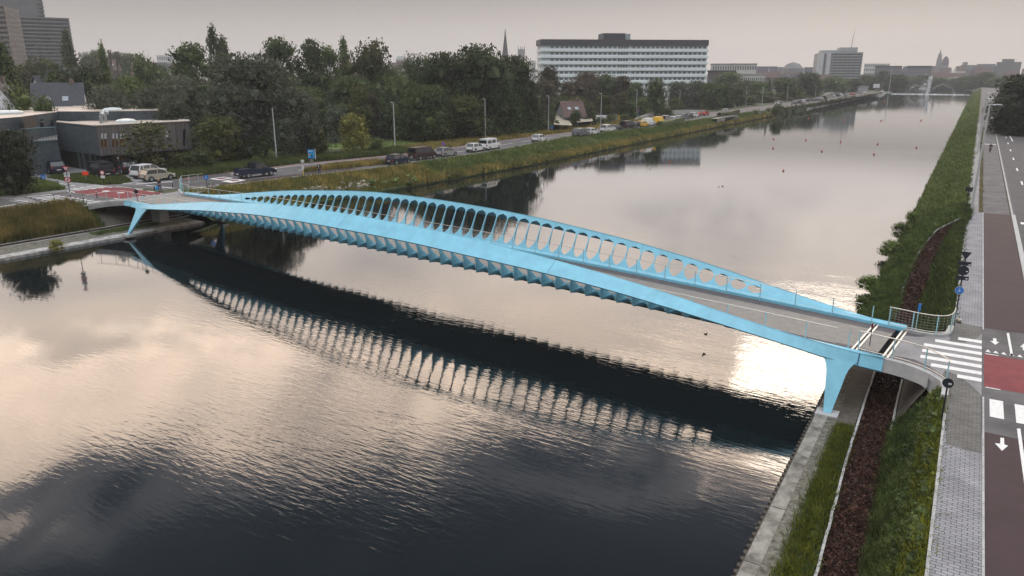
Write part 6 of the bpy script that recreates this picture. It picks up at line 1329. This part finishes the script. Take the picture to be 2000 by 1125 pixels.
block('apartment block with rounded roof behind the far trees, left','apartment_block',1702,1750,132,1000,20,5,12,BETON,TW,roof=(2,SLATE))
block('apartment block with rounded roof behind the far trees, right','apartment_block',1764,1808,132,1000,20,5,12,BETON,TW,roof=(2,SLATE))
block('banded office block on the right skyline','office_building',1936,1978,121,1250,30,8,10,BETON,TW,top=((.2,.7,4,BETON),))
block('hazy grey block left of the banded office block','office_building',1898,1930,125,1500,30,6,8,BETON,TW)
block('two stepped hazy block on the right skyline','office_building',1866,1896,127,1600,30,5,8,BETON,TW,top=((.1,.4,5,BETON),))
block('hazy pale block above the tree gap left of the great trees','office_building',776,800,114,1100,20,5,8,PALE,TW,top=((.1,.8,3,PALE),))
block('hazy white block on the far left skyline','office_building',318,350,108,1500,20,4,8,PALE,TW)
block('hazy white church nave beside the square tower','church_nave',1030,1046,118,1350,20,2,4,PALE,TW)
def spire(label,u,vt,D,wb_,m,name='church_spire'):
    p=A(u,200,D); top=H+ray(u,vt)[2]*D/math.hypot(*ray(u,vt)[:2])-2; rt=thing(name,label,'church tower',(p[0],p[1],2),.3); b=MB(); b.box(-wb_/2,wb_/2,-wb_/2,wb_/2,0,top*.45,m); b.build('tower',rt)
    b=MB(); b.tube([(0,0,top*.45),(0,0,top*.5),(0,0,top)],[wb_*.72,wb_*.6,.15],SLATE,8); b.build('spire',rt)
spire('dark needle spire above the great dark tree group',987,56,900,6.5,BETON)
spire('tiny hazy spire left of the great trees',802,104,1500,5,BETON); spire('tiny hazy spire above the first great tree',957,86,1400,4,BETON)
p=A(1018,200,1500); top=H+ray(1018,90)[2]*1500/math.hypot(*ray(1018,90)[:2]); ct=thing('church_tower','hazy square church tower with corner pinnacles left of the hospital','church tower',(p[0],p[1],2)); b=MB(); b.box(-5,5,-5,5,0,top-8,BETON); b.build('tower',ct)
for sx in (-4.4,4.4):
    for sy in (-4.4,4.4): b=MB(); b.tube([(0,0,0),(0,0,7)],[.9,.15],BETON,6); q=b.build('pinnacle',ct); q.location=(sx,sy,top-8)
p=A(1826,200,1900); top=H+ray(1824,98)[2]*1900/math.hypot(*ray(1824,98)[:2]); ab_=thing('abbey_church','hazy domed abbey church with a stepped tower on the right skyline','church',(p[0],p[1],2),YAW*.3)
b=MB(); b.box(-13,14,-8,8,0,top*.45,BETON); b.build('nave',ab_); b=MB(); b.tube([(-4,0,top*.4),(-4,0,top*.66),(-4,0,top*.7),(-4,0,top*.8),(-4,0,top*.86),(-4,0,top)],[5.5,5.2,4,4,2,.2],BETON,8); b.build('tower',ab_)
b=MB(); b.tube([(8,0,top*.4),(8,0,top*.55),(8,0,top*.65),(8,0,top*.73),(8,0,top*.78)],[7,7,6,3.5,.3],SLATE,12); b.build('dome',ab_)
p=A(1542,200,1300); b=MB(); b.tube([(0,0,0),(0,0,21),(0,0,28),(0,0,31)],[16,16,10,1],BETON,14); dm=b.build('domed_hall',loc=(p[0],p[1],2)); tag(dm,'hazy domed hall on the skyline between the pale wing and the balcony tower','building')
# hazy roofs of the town (nothing tells them apart at this distance)
rr_=random.Random(5); first=[]
for m1,m2 in ((PALE,SLATE),(PINK,REDT),(BETON,SLATE),(PALE,REDT)):
    first.append((m1,m2))
k_=0
for u0,u1,n,D0,D1,v0,v1 in ((1390,1600,26,900,1500,138,129),(1690,2000,34,1100,1700,139,129),(190,360,16,700,1200,128,117),(770,800,4,800,1100,124,118),(1440,1600,12,650,850,146,139),(1720,1940,14,980,1050,146,141)):
    for i in range(n):
        u=rr_.uniform(u0,u1); D=rr_.uniform(D0,D1); v=v0+(v1-v0)*rr_.random(); m1,m2=first[rr_.randrange(4)]
        p=A(u,200,D); top=H+ray(u,v)[2]*D/math.hypot(*ray(u,v)[:2])-2; top=max(7,top); w=rr_.uniform(10,22)
        rt=thing('town_house','small hazy house among the far roofs of the town','house',(p[0],p[1],2),math.atan2(p[1],p[0])-PI/2+rr_.uniform(-.4,.4),'hazy houses of the far town'); b=MB(); b.box(-w/2,w/2,-5,5,-1,top*.72,m1)
        b.build('walls',rt); b=MB(); b.face([(-w/2-.3,-5.3,top*.7),(w/2+.3,-5.3,top*.7),(w/2,0,top),(-w/2,0,top)],m2); b.face([(w/2+.3,5.3,top*.7),(-w/2-.3,5.3,top*.7),(-w/2,0,top),(w/2,0,top)],m2); b.face([(-w/2,-5,top*.71),(-w/2,0,top),(-w/2,5,top*.71)],m1); b.face([(w/2,-5,top*.71),(w/2,5,top*.71),(w/2,0,top)],m1); b.build('roof',rt)
# billboards and far poles
for u,v,w,h_,D,l in ((1559,187,9.0,8.5,330,'large white billboard beside the far road'),(1568,186,5.5,4.5,345,'smaller white billboard right of the large one'),(1706,178,14,18,0,'white panel board at the tip of the far quay')):
    if D==0: p=(-72.5,690,3.2); w=12; h_=16
    else: p=GL(u,{1559:192,1568:190}[u]); p=(p[0]-3,p[1],3.4)
    b=MB(); q=.3; b.box(-w/2*q,w/2*q,-.1,.1,h_*.4*q+1,h_*q+1.6,SW); b.box(-w/4*q,-w/4*q+.2,0,.1,0,h_*.4*q+1,DARKM); b.box(w/4*q,w/4*q+.2,0,.1,0,h_*.4*q+1,DARKM); o=b.build('billboard',loc=p,rz=YAW*.4); tag(o,l,'billboard')
    if D==0: o.scale=(1.3,1,.9)
p=(-62,680,ZW); b=MB(); b.tube([(0,0,0),(0,0,22)],[.35,.12],STEEL,6); b.box(-2.2,2.2,-1.5,1.5,-.2,.8,mat('raft_green',(.05,.10,.06),.8,.1,1)); tag(b.build('mast',loc=p),'thin white mast standing on a small green raft off the quay tip','mast')
# fountain
FM=mat('spray',(.75,.77,.80),.9,.02,2); fp_=G(1810,184.5,ZW); fo=thing('fountain','tall white fountain jet with low side jets in the far basin','fountain',fp_)
def spray(path,r0,r1,n,s):
    P=np.array(path); t=rng.random(n); i=np.minimum((t*(len(P)-1)).astype(int),len(P)-2); f=(t*(len(P)-1)-i)[:,None]; C=P[i]*(1-f)+P[i+1]*f; C+=rng.normal(size=C.shape)*(r0+(r1-r0)*t)[:,None]; return leaf_quads(C,s)
zt_=H+ray(1814,152)[2]*728/math.hypot(*ray(1814,152)[:2])
for nm,path,a,c,n,s in (('main_jet',[(0,0,0),(.8,0,zt_*.5),(1.4,0,zt_)],.55,.5,900,.5),('falling_spray',[(1.4,0,zt_),(-2.5,0,zt_*.45),(-4,0,1)],.9,1.5,420,.35),('side_jet',[(0,0,0),(-4,0,5),(-8,0,7),(-12,0,5),(-15,0,0)],.2,.7,260,.24),('side_jet',[(0,0,0),(5,0,6),(10,0,8),(16,0,6),(20,0,0)],.2,.8,260,.24)):
    V,F=spray(path,a,c,n,s); o=npmesh(nm,V,F,FM,fo)
V,F=leaf_quads(np.stack([rng.normal(size=1500)*15,rng.normal(size=1500)*2.2,rng.random(1500)*.35],1),.45); npmesh('splash_ring',V,F,FM,fo)
# buoys and birds
BU=mat('buoy_orange',(.40,.10,.05),.5,.1,3)
for i,(u,v) in enumerate(((1513,227),(1579,231),(1648,234.5),(1721,236),(1799,235.5),(1511,272),(1574,274),(1642,277.5),(1714,282),(1790,289),(1308,317),(1728,198),(1510,290),(1605,296),(1707,302),(1530,334))):
    p=G(u,v,ZW); s=.11+.00045*p[1]; b=MB(); b.tube([(0,0,-.1),(0,0,.0),(0,0,s*.9),(0,0,s*1.6),(0,0,s*1.8)],[s*.6,s,s,s*.5,s*.1],BU,10); tag(b.build('buoy',loc=p,smooth=True),'small orange rowing lane buoy floating in the wide calm basin','buoy','orange buoys marking the rowing lanes')
DK=mat('duck_feathers',(.05,.04,.035),.8,.3,9)
def duck(u,v,label,z=ZW,fly=False):
    p=G(u,v,z); rt=thing('duck',label,'bird',(p[0],p[1],z),random.uniform(0,6),'water birds on the canal'); rt.scale=(.55,)*3 if p[1]<90 else (.6,)*3; b=MB()
    b.tube([(0,-.24,.13),(0,-.16,.10),(0,-.02,.08),(0,.12,.10),(0,.19,.17),(0,.22,.24),(0,.27,.25),(0,.34,.23)],[.02,.07,.10,.085,.045,.05,.04,.012],DK,8)
    o=b.build('body',rt,smooth=True)
    if fly:
        for s in (-1,1): b=MB(); b.face([(s*.06,.08,.12),(s*.30,.06,.28),(s*.42,-.06,.30),(s*.28,-.08,.24),(s*.06,-.10,.12)],DK); b.face([(s*.06,-.10,.11),(s*.28,-.08,.23),(s*.42,-.06,.29),(s*.30,.06,.27),(s*.06,.08,.11)],DK); b.build('wing',rt)
    else:
        for s in (-1,1): b=MB(); b.tube([(s*.07,.08,.12),(s*.10,-.05,.13),(s*.04,-.22,.15)],[.03,.05,.01],DK,6); b.build('wing',rt)
duck(1378,655,'dark bird with raised wings just above the bright water below the bridge',1.5,True)
for i,(u,v) in enumerate(((1411,364),(1404,365),(1366,274),(1605,297),(1270,331),(1735,253))): duck(u,v,'small dark duck swimming on the wide calm water beyond the bridge')
# left quay shrub
pp=G(109,487,1.2); tree('bush',(pp[0],pp[1],1.1),1.1,1.5,'small yellow green shrub growing on the pale stone quay edge at the left','yellow',cat='bush')
# ================================================================ AIR
hb=MB(); hb.box(-2600,2200,-60,3200,-2.0,130,None) if False else None
m=bpy.data.materials.new('haze'); m.use_nodes=True; t=m.node_tree; t.nodes.clear(); pv=t.nodes.new('ShaderNodeVolumePrincipled'); ou=t.nodes.new('ShaderNodeOutputMaterial'); t.links.new(pv.outputs[0],ou.inputs['Volume'])
pv.inputs['Color'].default_value=(.82,.85,.92,1); pv.inputs['Density'].default_value=.00024; pv.inputs['Anisotropy'].default_value=.2
hb=MB(); hb.box(-3600,3300,-100,4200,-3.0,135,m); tag(hb.build('haze'),kind='stuff',label='thin morning haze over canal and town',cat='haze')
